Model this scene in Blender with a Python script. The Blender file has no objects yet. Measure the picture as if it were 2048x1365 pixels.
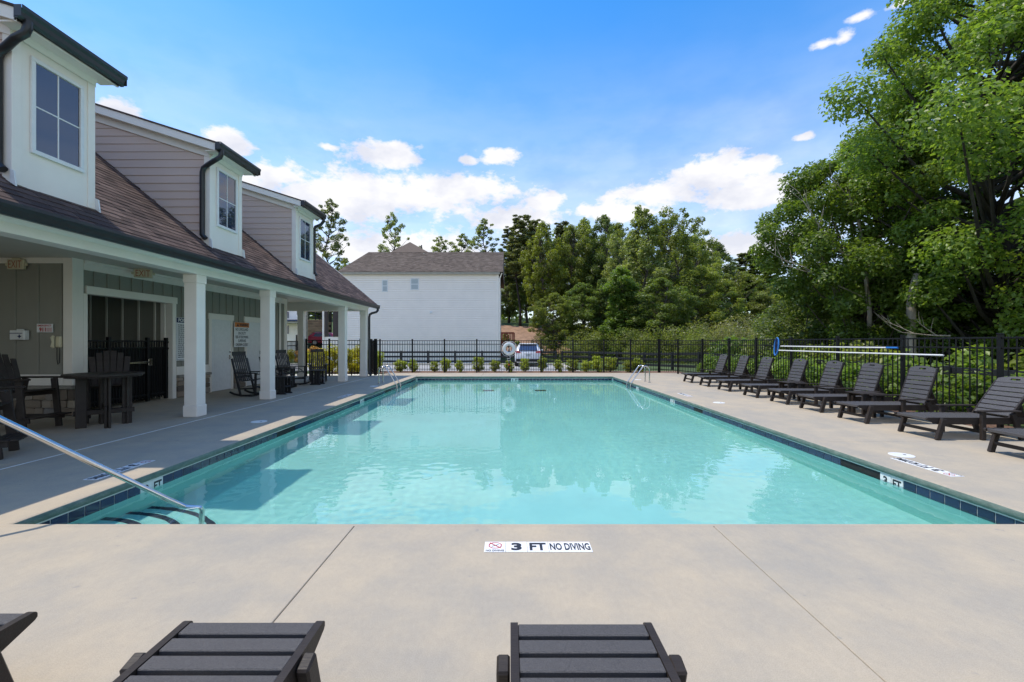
import bpy, math, random
import numpy as np
from mathutils import Vector, Matrix
R = math.radians
sc = bpy.context.scene
COL = sc.collection
# ------------------------------------------------------------------ camera, sky, sun, exposure
CAM_H = 1.463
FPX = 870.0
camd = bpy.data.cameras.new('camera'); cam = bpy.data.objects.new('camera', camd); COL.objects.link(cam)
camd.sensor_width = 36; camd.lens = FPX / 2048 * 36; camd.clip_end = 2000; camd.clip_start = 0.02
camd.shift_x = 4 / 2048; camd.shift_y = 2.5 / 2048
cam.location = (0, 0, CAM_H); cam.rotation_euler = (R(90), 0, 0)
sc.camera = cam
SUN_DIR = Vector((-.46, .03, 1)).normalized()
SKY_STRENGTH = .13
SUN_STRENGTH = 3.5
wd = bpy.data.worlds.new('World'); sc.world = wd; wd.use_nodes = True
def build_sky():
    nt = wd.node_tree; N = nt.nodes; L = nt.links
    bg = N['Background']; bg.inputs[1].default_value = SKY_STRENGTH
    sky = N.new('ShaderNodeTexSky'); sky.sky_type = 'NISHITA'; sky.sun_disc = False
    sky.sun_elevation = math.asin(SUN_DIR.z); sky.sun_rotation = math.atan2(SUN_DIR.x, SUN_DIR.y)
    sky.air_density = 1.0; sky.dust_density = .6; sky.ozone_density = 2.0; sky.altitude = 300
    hs = N.new('ShaderNodeHueSaturation'); hs.inputs['Saturation'].default_value = 1.37; hs.inputs['Value'].default_value = 1.95
    L.new(sky.outputs[0], hs.inputs['Color'])
    tint = N.new('ShaderNodeMix'); tint.data_type = 'RGBA'; tint.blend_type = 'MULTIPLY'; tint.inputs[0].default_value = 1
    tint.inputs[7].default_value = (.84, .97, 1.0, 1); L.new(hs.outputs[0], tint.inputs[6])
    tc = N.new('ShaderNodeTexCoord'); sep = N.new('ShaderNodeSeparateXYZ'); L.new(tc.outputs['Generated'], sep.inputs[0])
    def M(op, a, b=None, c=None):
        n = N.new('ShaderNodeMath'); n.operation = op
        for i, q in enumerate((a, b, c)):
            if q is None: continue
            if isinstance(q, (int, float)): n.inputs[i].default_value = q
            else: L.new(q, n.inputs[i])
        return n.outputs[0]
    az = M('ARCTAN2', sep.outputs[0], sep.outputs[1]); el = M('ARCSINE', sep.outputs[2])
    comb = N.new('ShaderNodeCombineXYZ'); L.new(az, comb.inputs[0]); L.new(el, comb.inputs[1])
    def fbm(scale, detail, stretch=(1, 1, 1), off=(0, 0, 0), rough=.55):
        mp = N.new('ShaderNodeMapping'); mp.inputs['Scale'].default_value = stretch; mp.inputs['Location'].default_value = off
        L.new(tc.outputs['Generated'], mp.inputs[0])
        n = N.new('ShaderNodeTexNoise'); n.inputs['Scale'].default_value = scale; n.inputs['Detail'].default_value = detail; n.inputs['Roughness'].default_value = rough
        L.new(mp.outputs[0], n.inputs['Vector']); return n.outputs['Fac']
    # cumulus banks, by azimuth / elevation / half sizes (degrees)
    def pe(px, py): return math.atan((px - 1020) / FPX), math.atan((685 - py) / math.hypot(FPX, px - 1020))
    banks = [(760, 385, 250, 52), (640, 400, 190, 60), (920, 380, 130, 42), (560, 350, 90, 30), (765, 310, 88, 34), (1000, 312, 62, 22), (935, 320, 30, 16),
             (1330, 388, 150, 36), (1430, 350, 115, 48), (1520, 385, 120, 42), (1520, 330, 62, 24), (1090, 405, 42, 27), (1040, 440, 110, 34), (1230, 425, 120, 26),
             (235, 222, 66, 30), (455, 285, 56, 32), (1650, 88, 42, 16), (1692, 76, 36, 30), (1725, 32, 56, 17), (1800, 6, 60, 14), (1608, 274, 36, 13),
             (800, 500, 240, 44), (1500, 485, 200, 36), (660, 295, 40, 12)]
    d = None
    for (px, py, rx, ry) in banks:
        a0, e0 = pe(px, py); ra = abs(pe(px + rx, py)[0] - pe(px - rx, py)[0]) / 2; re = abs(pe(px, py + ry)[1] - pe(px, py - ry)[1]) / 2
        s = N.new('ShaderNodeVectorMath'); s.operation = 'SUBTRACT'; L.new(comb.outputs[0], s.inputs[0]); s.inputs[1].default_value = (a0, e0, 0)
        dv = N.new('ShaderNodeVectorMath'); dv.operation = 'DIVIDE'; L.new(s.outputs[0], dv.inputs[0]); dv.inputs[1].default_value = (ra, re, 1)
        ln = N.new('ShaderNodeVectorMath'); ln.operation = 'LENGTH'; L.new(dv.outputs[0], ln.inputs[0])
        v = M('SUBTRACT', .66 if (px > 1590 or (px, py) == (660, 295)) else .9 if ry < 24 else 1.0, ln.outputs['Value'])      # thin wisps are less dense
        d = v if d is None else M('SMOOTH_MAX', d, v, .12)
    # unseen clouds round the rest of the sky, coverage raised to whiten shade light
    gen = M('MULTIPLY', M('SUBTRACT', fbm(2.6, 3, (1, 1, 2.0), (3.1, .4, 0)), .50), 6.0)
    away = M('SMOOTH_MIN', M('MULTIPLY', M('SUBTRACT', M('ABSOLUTE', az), .95), 6.0), 0.0, .1)
    low = M('MULTIPLY', M('SUBTRACT', .85, el), 3.0)
    gen = M('MINIMUM', gen, M('ADD', away, low)); gen = M('ADD', gen, M('MULTIPLY', away, 2.0))
    d = M('MAXIMUM', d, gen)
    d = M('ADD', d, M('MULTIPLY', M('SUBTRACT', fbm(11, 7, (1, 1, 1.7), (0, 0, 0), .6), .5), 1.7))
    d = M('ADD', d, M('MULTIPLY', M('SUBTRACT', fbm(30, 6, (1, 1, 1.8), (2, 1, 0), .62), .5), 1.5))
    al = N.new('ShaderNodeMapRange'); al.interpolation_type = 'SMOOTHSTEP'; al.inputs[1].default_value = -.22; al.inputs[2].default_value = .50
    L.new(d, al.inputs[0])
    # thin veil towards the horizon
    veil = N.new('ShaderNodeMapRange'); veil.interpolation_type = 'SMOOTHSTEP'; veil.inputs[1].default_value = .68; veil.inputs[2].default_value = .05; veil.inputs[4].default_value = .78
    L.new(el, veil.inputs[0])
    vn = M('MULTIPLY', veil.outputs[0], M('ADD', .45, M('MULTIPLY', fbm(5, 4, (1, 1, 4)), .9)))
    alpha = M('MINIMUM', M('MAXIMUM', al.outputs[0], vn), 1.0)
    alpha = M('MULTIPLY', alpha, .97)
    cr = N.new('ShaderNodeMix'); cr.data_type = 'RGBA'
    k = 1 / SKY_STRENGTH
    cr.inputs[6].default_value = (.70 * k, .71 * k, .78 * k, 1); cr.inputs[7].default_value = (.90 * k, .885 * k, .89 * k, 1)
    sh = N.new('ShaderNodeMapRange'); sh.inputs[1].default_value = .36; sh.inputs[2].default_value = .56; L.new(fbm(9, 4, (1, 1, 1.8), (0, 0, .035)), sh.inputs[0])
    L.new(sh.outputs[0], cr.inputs[0])
    mx = N.new('ShaderNodeMix'); mx.data_type = 'RGBA'; L.new(alpha, mx.inputs[0]); L.new(tint.outputs[2], mx.inputs[6]); L.new(cr.outputs[2], mx.inputs[7])
    L.new(mx.outputs[2], bg.inputs[0])
build_sky()
sund = bpy.data.lights.new('sun', 'SUN'); sun = bpy.data.objects.new('sun', sund); COL.objects.link(sun)
sund.energy = SUN_STRENGTH; sund.angle = R(.5); sund.color = (1, .92, .79)
sun.rotation_euler = SUN_DIR.to_track_quat('Z', 'Y').to_euler(); sun.location = (-20, 5, 40)
sund.cycles.is_caustics_light = True
sc.view_settings.view_transform = 'Standard'; sc.view_settings.look = 'None'; sc.view_settings.gamma = 1; sc.view_settings.exposure = 0.22
sc.cycles.use_denoising = True; sc.cycles.max_bounces = 10; sc.cycles.transparent_max_bounces = 12
sc.cycles.sample_clamp_indirect = 6

# ------------------------------------------------------------------ helpers
def unproj(px, py, d): return Vector(((px - 1020) / FPX * d, d, CAM_H + (685 - py) / FPX * d))
def PX(px, d): return (px - 1020) / FPX * d
class MB:
    def __init__(s): s.v = []; s.f = []
    def add(s, vs, fs):
        o = len(s.v); s.v += [tuple(q) for q in vs]; s.f += [tuple(i + o for i in q) for q in fs]; return s
    def box(s, x0, x1, y0, y1, z0, z1, M=None):
        vs = [Vector((x, y, z)) for z in (z0, z1) for y in (y0, y1) for x in (x0, x1)]
        if M: vs = [M @ q for q in vs]
        return s.add(vs, [(0, 2, 3, 1), (4, 5, 7, 6), (0, 1, 5, 4), (2, 6, 7, 3), (0, 4, 6, 2), (1, 3, 7, 5)])
    def cbox(s, x0, x1, y0, y1, z0, z1, c=.006, M=None):
        cx, cy, cz = (x0 + x1) / 2, (y0 + y1) / 2, (z0 + z1) / 2; h = (abs(x1 - x0) / 2, abs(y1 - y0) / 2, abs(z1 - z0) / 2); c = min(c, min(h) * .7)
        vs = []; idx = {}
        for sx in (-1, 1):
            for sy in (-1, 1):
                for sz in (-1, 1):
                    for a in range(3):
                        p = [sx * h[0], sy * h[1], sz * h[2]]; sg = (sx, sy, sz)
                        for b in range(3):
                            if b != a: p[b] -= sg[b] * c
                        q = Vector((p[0] + cx, p[1] + cy, p[2] + cz)); idx[(sx, sy, sz, a)] = len(vs); vs.append(M @ q if M else q)
        fs = []
        def fix(face):
            c0 = sum((vs[i] for i in face), Vector()) / len(face); ctr = M @ Vector((cx, cy, cz)) if M else Vector((cx, cy, cz))
            n = (vs[face[1]] - vs[face[0]]).cross(vs[face[2]] - vs[face[0]])
            fs.append(tuple(face) if n.dot(c0 - ctr) > 0 else tuple(reversed(face)))
        for a in range(3):
            b, d = [q for q in range(3) if q != a]
            for sa in (-1, 1):
                fc = []
                for sb, sd in ((-1, -1), (1, -1), (1, 1), (-1, 1)):
                    k = [0, 0, 0]; k[a] = sa; k[b] = sb; k[d] = sd; fc.append(idx[(*k, a)])
                fix(fc)
            for sb in (-1, 1):
                for sd in (-1, 1):
                    k0 = [0, 0, 0]; k0[a] = -1; k0[b] = sb; k0[d] = sd; k1 = list(k0); k1[a] = 1
                    fix([idx[(*k0, b)], idx[(*k1, b)], idx[(*k1, d)], idx[(*k0, d)]])
        for sx in (-1, 1):
            for sy in (-1, 1):
                for sz in (-1, 1): fix([idx[(sx, sy, sz, a)] for a in range(3)])
        return s.add(vs, fs)
    def bar(s, p, q, w, h, c=.005, up=(0, 0, 1)):     # beam from p to q, w across, h along up
        p = Vector(p); q = Vector(q); d = q - p; l = d.length; x = d / l; u = Vector(up); y = u.cross(x)
        if y.length < 1e-4: y = Vector((0, 1, 0)).cross(x)
        y.normalize(); z = x.cross(y)
        M = Matrix(((x.x, y.x, z.x, p.x), (x.y, y.y, z.y, p.y), (x.z, y.z, z.z, p.z), (0, 0, 0, 1)))
        return s.cbox(0, l, -w / 2, w / 2, -h / 2, h / 2, c, M) if c else s.box(0, l, -w / 2, w / 2, -h / 2, h / 2, M)
    def tube(s, pts, r, n=8, cap=True):
        pts = [Vector(p) for p in pts]; rs = r if isinstance(r, (list, tuple)) else [r] * len(pts)
        t0 = (pts[1] - pts[0]).normalized(); a = Vector((0, 0, 1)) if abs(t0.z) < .9 else Vector((1, 0, 0))
        nrm = a.cross(t0).normalized(); rings = []; prev = t0
        for i, p in enumerate(pts):
            t = (pts[min(i + 1, len(pts) - 1)] - pts[max(i - 1, 0)]).normalized()
            nrm = (nrm - t * nrm.dot(t)); nrm = nrm.normalized() if nrm.length > 1e-6 else t.orthogonal().normalized()
            b = t.cross(nrm); rings.append([p + (nrm * math.cos(2 * math.pi * k / n) + b * math.sin(2 * math.pi * k / n)) * rs[i] for k in range(n)])
        vs = [q for rg in rings for q in rg]; fs = []
        for i in range(len(pts) - 1):
            for k in range(n):
                fs.append((i * n + k, i * n + (k + 1) % n, (i + 1) * n + (k + 1) % n, (i + 1) * n + k))
        if cap: fs.append(tuple(range(n - 1, -1, -1))); fs.append(tuple((len(pts) - 1) * n + k for k in range(n)))
        return s.add(vs, fs)
    def lathe(s, prof, c=(0, 0, 0), n=20):
        c = Vector(c); vs = []; fs = []
        for (r, z) in prof:
            for k in range(n): vs.append(c + Vector((r * math.cos(2 * math.pi * k / n), r * math.sin(2 * math.pi * k / n), z)))
        for i in range(len(prof) - 1):
            for k in range(n): fs.append((i * n + k, i * n + (k + 1) % n, (i + 1) * n + (k + 1) % n, (i + 1) * n + k))
        if prof[0][0] > 1e-4: fs.append(tuple(range(n - 1, -1, -1)))
        if prof[-1][0] > 1e-4: fs.append(tuple((len(prof) - 1) * n + k for k in range(n)))
        return s.add(vs, fs)
    def prism(s, poly, d0, d1, f):      # poly list of 2d, f(a,b,depth)->xyz
        n = len(poly); vs = [f(a, b, d0) for a, b in poly] + [f(a, b, d1) for a, b in poly]
        fs = [tuple(range(n - 1, -1, -1)), tuple(range(n, 2 * n))] + [(i, (i + 1) % n, n + (i + 1) % n, n + i) for i in range(n)]
        return s.add(vs, fs)
    def mesh(s, name, mat, off=(0, 0, 0), smooth=False, fixn=True):
        me = bpy.data.meshes.new(name); o = Vector(off)
        me.from_pydata([tuple(Vector(q) - o) for q in s.v], [], s.f)
        if fixn:
            import bmesh
            bm = bmesh.new(); bm.from_mesh(me); bmesh.ops.recalc_face_normals(bm, faces=bm.faces); bm.to_mesh(me); bm.free()
        if mat: me.materials.append(mat)
        if smooth:
            me.polygons.foreach_set('use_smooth', [True] * len(me.polygons))
            if smooth != 2:
                try: me.set_sharp_from_angle(angle=R(42))
                except Exception: pass
        return me
OFF = {}
def off(p): return OFF.get(p.name, Vector((0, 0, 0))) if p else Vector((0, 0, 0))
def empty(name, loc, label, cat, group=None):
    o = bpy.data.objects.new(name, None); COL.objects.link(o); o.location = loc; o.empty_display_size = .2
    OFF[o.name] = Vector(loc); return tag(o, label, cat, group)
def tag(o, label=None, cat=None, group=None, kind=None):
    if label: o['label'] = label
    if cat: o['category'] = cat
    if group: o['group'] = group
    if kind: o['kind'] = kind
    return o
def put(name, mb, mat, parent=None, smooth=False, **kw):     # one mesh object, vertices given in world space (or in the thing's own, when built at 0)
    o = bpy.data.objects.new(name, mb.mesh(name, mat, off(parent), smooth)); COL.objects.link(o)
    if parent: o.parent = parent; OFF[o.name] = off(parent)
    return tag(o, **kw) if kw else o
def thing(name, mb, mat, label, cat, group=None, smooth=False):
    return tag(put(name, mb, mat, None, smooth), label, cat, group)
def inst(name, me, parent, loc, rot=(0, 0, 0), scale=None):
    o = bpy.data.objects.new(name, me); COL.objects.link(o); o.location = Vector(loc) - off(parent); o.rotation_euler = rot
    if scale: o.scale = scale
    if parent: o.parent = parent
    return o
def copy_tree(o, parent=None):
    c = o.copy(); COL.objects.link(c); c.parent = parent
    for ch in o.children: copy_tree(ch, c)
    return c
ORD = ['first', 'second', 'third', 'fourth', 'fifth', 'sixth', 'seventh', 'eighth', 'ninth', 'tenth', 'eleventh', 'twelfth', 'thirteenth', 'fourteenth', 'fifteenth', 'sixteenth', 'seventeenth', 'eighteenth', 'nineteenth', 'twentieth']
# lettering: text curves turned into flat meshes, then laid on their surfaces
_tx = {}
def text_mesh(s, bold):
    if (s, bold) not in _tx:
        cu = bpy.data.curves.new('lettering', 'FONT'); cu.body = s; cu.size = 1; cu.offset = bold; cu.fill_mode = 'FRONT'; cu.resolution_u = 3
        o = bpy.data.objects.new('lettering', cu); COL.objects.link(o)
        me = bpy.data.meshes.new_from_object(o.evaluated_get(bpy.context.evaluated_depsgraph_get()))
        vs = [q.co.copy() for q in me.vertices]; fs = [tuple(p.vertices) for p in me.polygons]
        bpy.data.objects.remove(o); bpy.data.curves.remove(cu); bpy.data.meshes.remove(me)
        x0 = min(q.x for q in vs); x1 = max(q.x for q in vs); y0 = min(q.y for q in vs); y1 = max(q.y for q in vs)
        _tx[(s, bold)] = ([((q.x - x0) / (x1 - x0) - .5, (q.y - y0) / (y1 - y0) - .5) for q in vs], fs)
    return _tx[(s, bold)]
def lettering(parent, s, c, right, up, w, h, mat, bold=.02, lift=.004):
    vs, fs = text_mesh(s, bold); c = Vector(c); r = Vector(right).normalized(); u = Vector(up).normalized(); n = r.cross(u)
    m = MB(); m.v = [tuple(c + r * (x * w) + u * (y * h) + n * lift) for x, y in vs]; m.f = list(fs)
    o = bpy.data.objects.new('lettering', m.mesh('lettering', mat, off(parent), fixn=False)); COL.objects.link(o); o.parent = parent
    return o

# ------------------------------------------------------------------ materials
def new_mat(name):
    m = bpy.data.materials.new(name); m.use_nodes = True; nt = m.node_tree
    return m, nt, nt.nodes['Principled BSDF']
def nz(nt, scale, detail=4, rough=.55, coord='obj', stretch=None):
    if coord == 'world': src = nt.nodes.new('ShaderNodeNewGeometry').outputs['Position']
    else: src = nt.nodes.new('ShaderNodeTexCoord').outputs['Object']
    if stretch:
        mp = nt.nodes.new('ShaderNodeMapping'); mp.inputs['Scale'].default_value = stretch; nt.links.new(src, mp.inputs[0]); src = mp.outputs[0]
    n = nt.nodes.new('ShaderNodeTexNoise'); n.inputs['Scale'].default_value = scale; n.inputs['Detail'].default_value = detail; n.inputs['Roughness'].default_value = rough
    nt.links.new(src, n.inputs['Vector']); return n.outputs['Fac']
def ramp(nt, fac, stops):
    r = nt.nodes.new('ShaderNodeValToRGB'); e = r.color_ramp.elements
    while len(e) < len(stops): e.new(.5)
    for i, (p, c) in enumerate(stops): e[i].position = p; e[i].color = (*c, 1)
    nt.links.new(fac, r.inputs[0]); return r.outputs[0]
def mixc(nt, fac, a, b, mode='MIX'):
    n = nt.nodes.new('ShaderNodeMix'); n.data_type = 'RGBA'; n.blend_type = mode
    for i, q in ((0, fac), (6, a), (7, b)):
        if isinstance(q, (int, float)): n.inputs[i].default_value = q
        elif isinstance(q, tuple): n.inputs[i].default_value = (*q, 1)
        else: nt.links.new(q, n.inputs[i])
    return n.outputs[2]
def bump(nt, b, h, strength, dist=.01):
    n = nt.nodes.new('ShaderNodeBump'); n.inputs['Strength'].default_value = strength; n.inputs['Distance'].default_value = dist
    nt.links.new(h, n.inputs['Height']); nt.links.new(n.outputs[0], b.inputs['Normal'])
def rnd_val(nt):      # a value of its own for every piece, joined or separate
    g = nt.nodes.new('ShaderNodeNewGeometry'); oi = nt.nodes.new('ShaderNodeObjectInfo')
    a = nt.nodes.new('ShaderNodeMath'); a.operation = 'ADD'; nt.links.new(g.outputs['Random Per Island'], a.inputs[0]); nt.links.new(oi.outputs['Random'], a.inputs[1])
    f = nt.nodes.new('ShaderNodeMath'); f.operation = 'FRACT'; nt.links.new(a.outputs[0], f.inputs[0]); return f.outputs[0]
def basic(name, c, rough=.5, metal=0, var=.12, scale=6, bmp=0, bscale=60, spec=None, coord='obj', stretch=None):
    m, nt, b = new_mat(name)
    f = nz(nt, scale, 5, .6, coord, stretch); lo = tuple(q * (1 - var) for q in c); hi = tuple(min(1, q * (1 + var)) for q in c)
    nt.links.new(ramp(nt, f, [(.3, lo), (.7, hi)]), b.inputs['Base Color'])
    b.inputs['Roughness'].default_value = rough; b.inputs['Metallic'].default_value = metal
    if spec is not None: b.inputs['Specular IOR Level'].default_value = spec
    if bmp: bump(nt, b, nz(nt, bscale, 4, .6, coord, stretch), bmp)
    return m
def concrete():
    m, nt, b = new_mat('concrete')
    big = nz(nt, .55, 5, .6, 'world', (1, .8, 1)); med = nz(nt, 2.3, 6, .65, 'world'); fine = nz(nt, 190, 3, .7, 'world'); mid = nz(nt, 34, 4, .7, 'world', (1, .6, 1))
    c = ramp(nt, big, [(.37, (.345, .310, .254)), (.5, (.410, .348, .262)), (.63, (.475, .385, .268))])
    c = mixc(nt, .5, c, ramp(nt, med, [(.38, (.340, .308, .260)), (.52, (.410, .352, .272)), (.66, (.475, .395, .288))]))
    c = mixc(nt, .6, c, ramp(nt, mid, [(.3, (.92, .92, .92)), (.7, (1.06, 1.06, 1.06))]), 'MULTIPLY')
    c = mixc(nt, .75, c, ramp(nt, fine, [(.3, (.80, .80, .80)), (.7, (1.18, 1.18, 1.18))]), 'MULTIPLY')
    sp = nz(nt, 9, 2, .5, 'world')
    c = mixc(nt, ramp(nt, sp, [(.72, (0, 0, 0)), (.75, (.55, .55, .55))]), c, (.27, .255, .23))
    nt.links.new(c, b.inputs['Base Color']); b.inputs['Roughness'].default_value = .82; b.inputs['Specular IOR Level'].default_value = .3
    h = mixc(nt, .5, nz(nt, 240, 3, .7, 'world', (1, .45, 1)), nz(nt, 45, 4, .6, 'world'))
    bump(nt, b, h, .28, .003); return m
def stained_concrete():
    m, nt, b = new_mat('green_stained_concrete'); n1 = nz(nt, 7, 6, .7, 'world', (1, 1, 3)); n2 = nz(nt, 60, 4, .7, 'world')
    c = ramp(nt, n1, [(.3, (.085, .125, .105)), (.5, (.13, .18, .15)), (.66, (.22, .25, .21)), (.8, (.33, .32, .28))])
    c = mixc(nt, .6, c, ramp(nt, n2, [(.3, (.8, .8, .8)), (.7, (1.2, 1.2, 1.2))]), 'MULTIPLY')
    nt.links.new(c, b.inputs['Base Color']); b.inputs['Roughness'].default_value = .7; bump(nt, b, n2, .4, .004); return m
def leaf_mat(name, c1, c2, trans=.35, rough=.4, brown=0):
    m, nt, b = new_mat(name); N = nt.nodes; L = nt.links
    oi = N.new('ShaderNodeObjectInfo'); g = N.new('ShaderNodeNewGeometry')
    c = mixc(nt, g.outputs['Random Per Island'], c1, c2)
    pn = nz(nt, .55, 3, .6, 'world'); c = mixc(nt, ramp(nt, pn, [(.35, (0, 0, 0)), (.65, (.55, .55, .55))]), c, tuple(min(1, a * 1.1 + k) for a, k in zip(c2, (.012, .012, 0))))
    hv = N.new('ShaderNodeHueSaturation'); L.new(c, hv.inputs['Color'])
    mr = N.new('ShaderNodeMapRange'); mr.inputs[3].default_value = .8; mr.inputs[4].default_value = 1.2; L.new(oi.outputs['Random'], mr.inputs[0]); L.new(mr.outputs[0], hv.inputs['Value'])
    c = hv.outputs[0]
    L.new(c, b.inputs['Base Color']); b.inputs['Roughness'].default_value = rough; b.inputs['Specular IOR Level'].default_value = .5
    t = N.new('ShaderNodeBsdfTranslucent'); L.new(mixc(nt, 1.0, c, (1.5, 1.6, .7), 'MULTIPLY'), t.inputs[0])
    mx = N.new('ShaderNodeMixShader'); mx.inputs[0].default_value = trans; L.new(b.outputs[0], mx.inputs[1]); L.new(t.outputs[0], mx.inputs[2])
    L.new(mx.outputs[0], N['Material Output'].inputs[0]); return m
def pieces_mat(name, stops, rough=.8, bs=80, bst=.3, spec=.3, world=False):
    m, nt, b = new_mat(name); c = ramp(nt, rnd_val(nt), stops)
    c = mixc(nt, .6, c, ramp(nt, nz(nt, bs, 4, .7, 'world' if world else 'obj'), [(.3, (.72, .72, .72)), (.7, (1.25, 1.25, 1.25))]), 'MULTIPLY')
    nt.links.new(c, b.inputs['Base Color']); b.inputs['Roughness'].default_value = rough; b.inputs['Specular IOR Level'].default_value = spec
    bump(nt, b, nz(nt, bs * 1.5, 4, .7, 'world' if world else 'obj'), bst, .006); return m
def water_mat():
    m = bpy.data.materials.new('pool_water'); m.use_nodes = True; nt = m.node_tree; nt.nodes.clear()
    o = nt.nodes.new('ShaderNodeOutputMaterial'); g = nt.nodes.new('ShaderNodeBsdfGlass'); g.inputs['IOR'].default_value = 1.33; g.inputs['Roughness'].default_value = 0
    g.inputs['Color'].default_value = (.965, 1, .995, 1)
    nt.links.new(g.outputs[0], o.inputs[0]); return m
def glass_mat():
    m, nt, b = new_mat('window_glass'); b.inputs['Base Color'].default_value = (.022, .032, .075, 1); b.inputs['Roughness'].default_value = .015
    b.inputs['Specular IOR Level'].default_value = .9; b.inputs['IOR'].default_value = 1.6; return m
MT = {}
MT['concrete'] = concrete()
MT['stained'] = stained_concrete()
MT['plaster'] = basic('pool_plaster', (.31, .64, .59), .7, var=.07, scale=.9, bmp=.1, bscale=40, coord='world')
MT['water'] = water_mat()
MT['tile'] = pieces_mat('navy_tile', [(0, (.008, .017, .052)), (.5, (.011, .023, .068)), (1, (.018, .034, .088))], .12, 30, .03, .6)
MT['step_tile'] = pieces_mat('step_edge_tile', [(0, (.02, .03, .05)), (1, (.05, .06, .09))], .3, 30, .03)
MT['grout'] = basic('white_grout', (.68, .70, .68), .8, var=.08)
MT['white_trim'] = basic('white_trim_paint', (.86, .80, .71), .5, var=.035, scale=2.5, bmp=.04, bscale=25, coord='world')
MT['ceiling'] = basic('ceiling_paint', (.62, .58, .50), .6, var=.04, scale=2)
MT['sage'] = basic('sage_board_paint', (.28, .27, .225), .6, var=.05, scale=3, bmp=.06, bscale=40, coord='world', stretch=(1, 1, .2))
MT['taupe'] = basic('taupe_siding_paint', (.62, .48, .40), .6, var=.05, scale=3, bmp=.08, bscale=30, coord='world', stretch=(.2, 1, 1))
MT['gutter'] = basic('dark_gutter_metal', (.018, .019, .021), .35, var=.2, scale=3)
MT['black'] = basic('black_powder_coat', (.007, .007, .007), .5, var=.2, scale=8, spec=.25)
MT['shingle'] = pieces_mat('brown_shingle', [(0, (.058, .040, .036)), (.35, (.086, .059, .051)), (.7, (.118, .080, .069)), (1, (.16, .112, .095))], .9, 55, .6, .2, True)
MT['house_shingle'] = pieces_mat('grey_brown_shingle', [(0, (.105, .080, .064)), (.4, (.145, .113, .090)), (.75, (.185, .145, .116)), (1, (.225, .178, .145))], .9, 12, .5, .2, True)
MT['stone'] = pieces_mat('ledge_stone', [(0, (.15, .12, .095)), (.3, (.25, .20, .15)), (.6, (.33, .26, .19)), (.8, (.22, .21, .20)), (1, (.40, .33, .25))], .85, 14, .8)
MT['stone_cap'] = basic('stone_cap', (.27, .25, .21), .85, var=.2, scale=8, bmp=.3, bscale=30)
MT['poly'] = basic('dark_brown_lumber', (.034, .026, .021), .5, var=.22, scale=14, bmp=.25, bscale=160, stretch=(1, .12, 1), spec=.28)
MT['poly_seat'] = basic('charcoal_lumber', (.074, .068, .066), .42, var=.4, scale=220, bmp=.5, bscale=300)  # charcoal seat colour, with sun glare put in as lighter tone and speckle
MT['poly_black'] = basic('black_lumber', (.016, .016, .018), .45, var=.2, scale=14, bmp=.2, bscale=150)
MT['steel'] = basic('stainless_steel', (.62, .60, .57), .13, 1, var=.06, scale=20)
MT['glass'] = glass_mat()
MT['white_plastic'] = basic('white_plastic', (.75, .75, .73), .4, var=.05, scale=10)
MT['cream_plastic'] = basic('cream_plastic', (.62, .56, .38), .4, var=.05)
MT['marker_white'] = basic('marker_white', (.78, .78, .77), .45, var=.06, scale=25)
MT['ink'] = basic('black_ink', (.02, .02, .025), .5, var=.1)
MT['ink_red'] = basic('red_ink', (.50, .03, .03), .5, var=.1)
MT['exit_red'] = basic('faded_exit_red', (.42, .11, .06), .5, var=.1)
MT['ink_blue'] = basic('navy_ink', (.012, .02, .10), .5, var=.1)
MT['orange'] = basic('orange_sign', (.60, .19, .04), .5, var=.06)
MT['blue'] = basic('blue_plastic', (.02, .16, .48), .4, var=.1)
MT['vinyl'] = basic('white_vinyl', (.94, .86, .76), .55, var=.03, scale=1.5, coord='world')
MT['blind'] = basic('window_blind', (.42, .46, .46), .5, var=.1, scale=2, stretch=(1, 1, 14))
MT['bark'] = basic('grey_bark', (.11, .088, .070), .9, var=.4, scale=7, bmp=.7, bscale=18, stretch=(1, 1, .25))
MT['dark_bark'] = basic('dark_bark', (.045, .037, .030), .9, var=.4, scale=7, bmp=.6, bscale=18, stretch=(1, 1, .25))
MT['deadwood'] = basic('bleached_deadwood', (.36, .30, .24), .85, var=.3, scale=6, bmp=.4, bscale=20, stretch=(1, 1, .3))
MT['mulch'] = basic('red_brown_mulch', (.17, .095, .06), .95, var=.5, scale=22, bmp=.8, bscale=45, coord='world')
MT['dirt'] = basic('pine_straw_slope', (.27, .165, .105), .95, var=.3, scale=1.6, bmp=.6, bscale=8, coord='world')
MT['asphalt'] = basic('pale_street_concrete', (.34, .335, .325), .85, var=.12, scale=1.2, bmp=.2, bscale=120, coord='world')
MT['kerb'] = basic('kerb_concrete', (.42, .39, .33), .85, var=.12, scale=4, coord='world')
MT['red_deck'] = basic('red_stained_wood', (.36, .075, .04), .7, var=.2, scale=6)
MT['brown_post'] = basic('dark_brown_post', (.05, .032, .026), .6, var=.2)
MT['block'] = pieces_mat('tan_block', [(0, (.22, .15, .10)), (.5, (.29, .20, .135)), (1, (.35, .25, .17))], .9, 6, .4)
MT['car_white'] = basic('white_car_paint', (.74, .75, .77), .15, var=.02, spec=.7)
MT['car_red'] = basic('red_car_paint', (.30, .015, .04), .15, var=.05, spec=.7)
MT['rubber'] = basic('tyre_rubber', (.014, .014, .014), .8, var=.2)
MT['tail_red'] = basic('tail_light_red', (.45, .012, .015), .15, var=.1, spec=.8)
MT['navy_roof'] = basic('navy_metal_roof', (.03, .05, .11), .5, var=.1)
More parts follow.
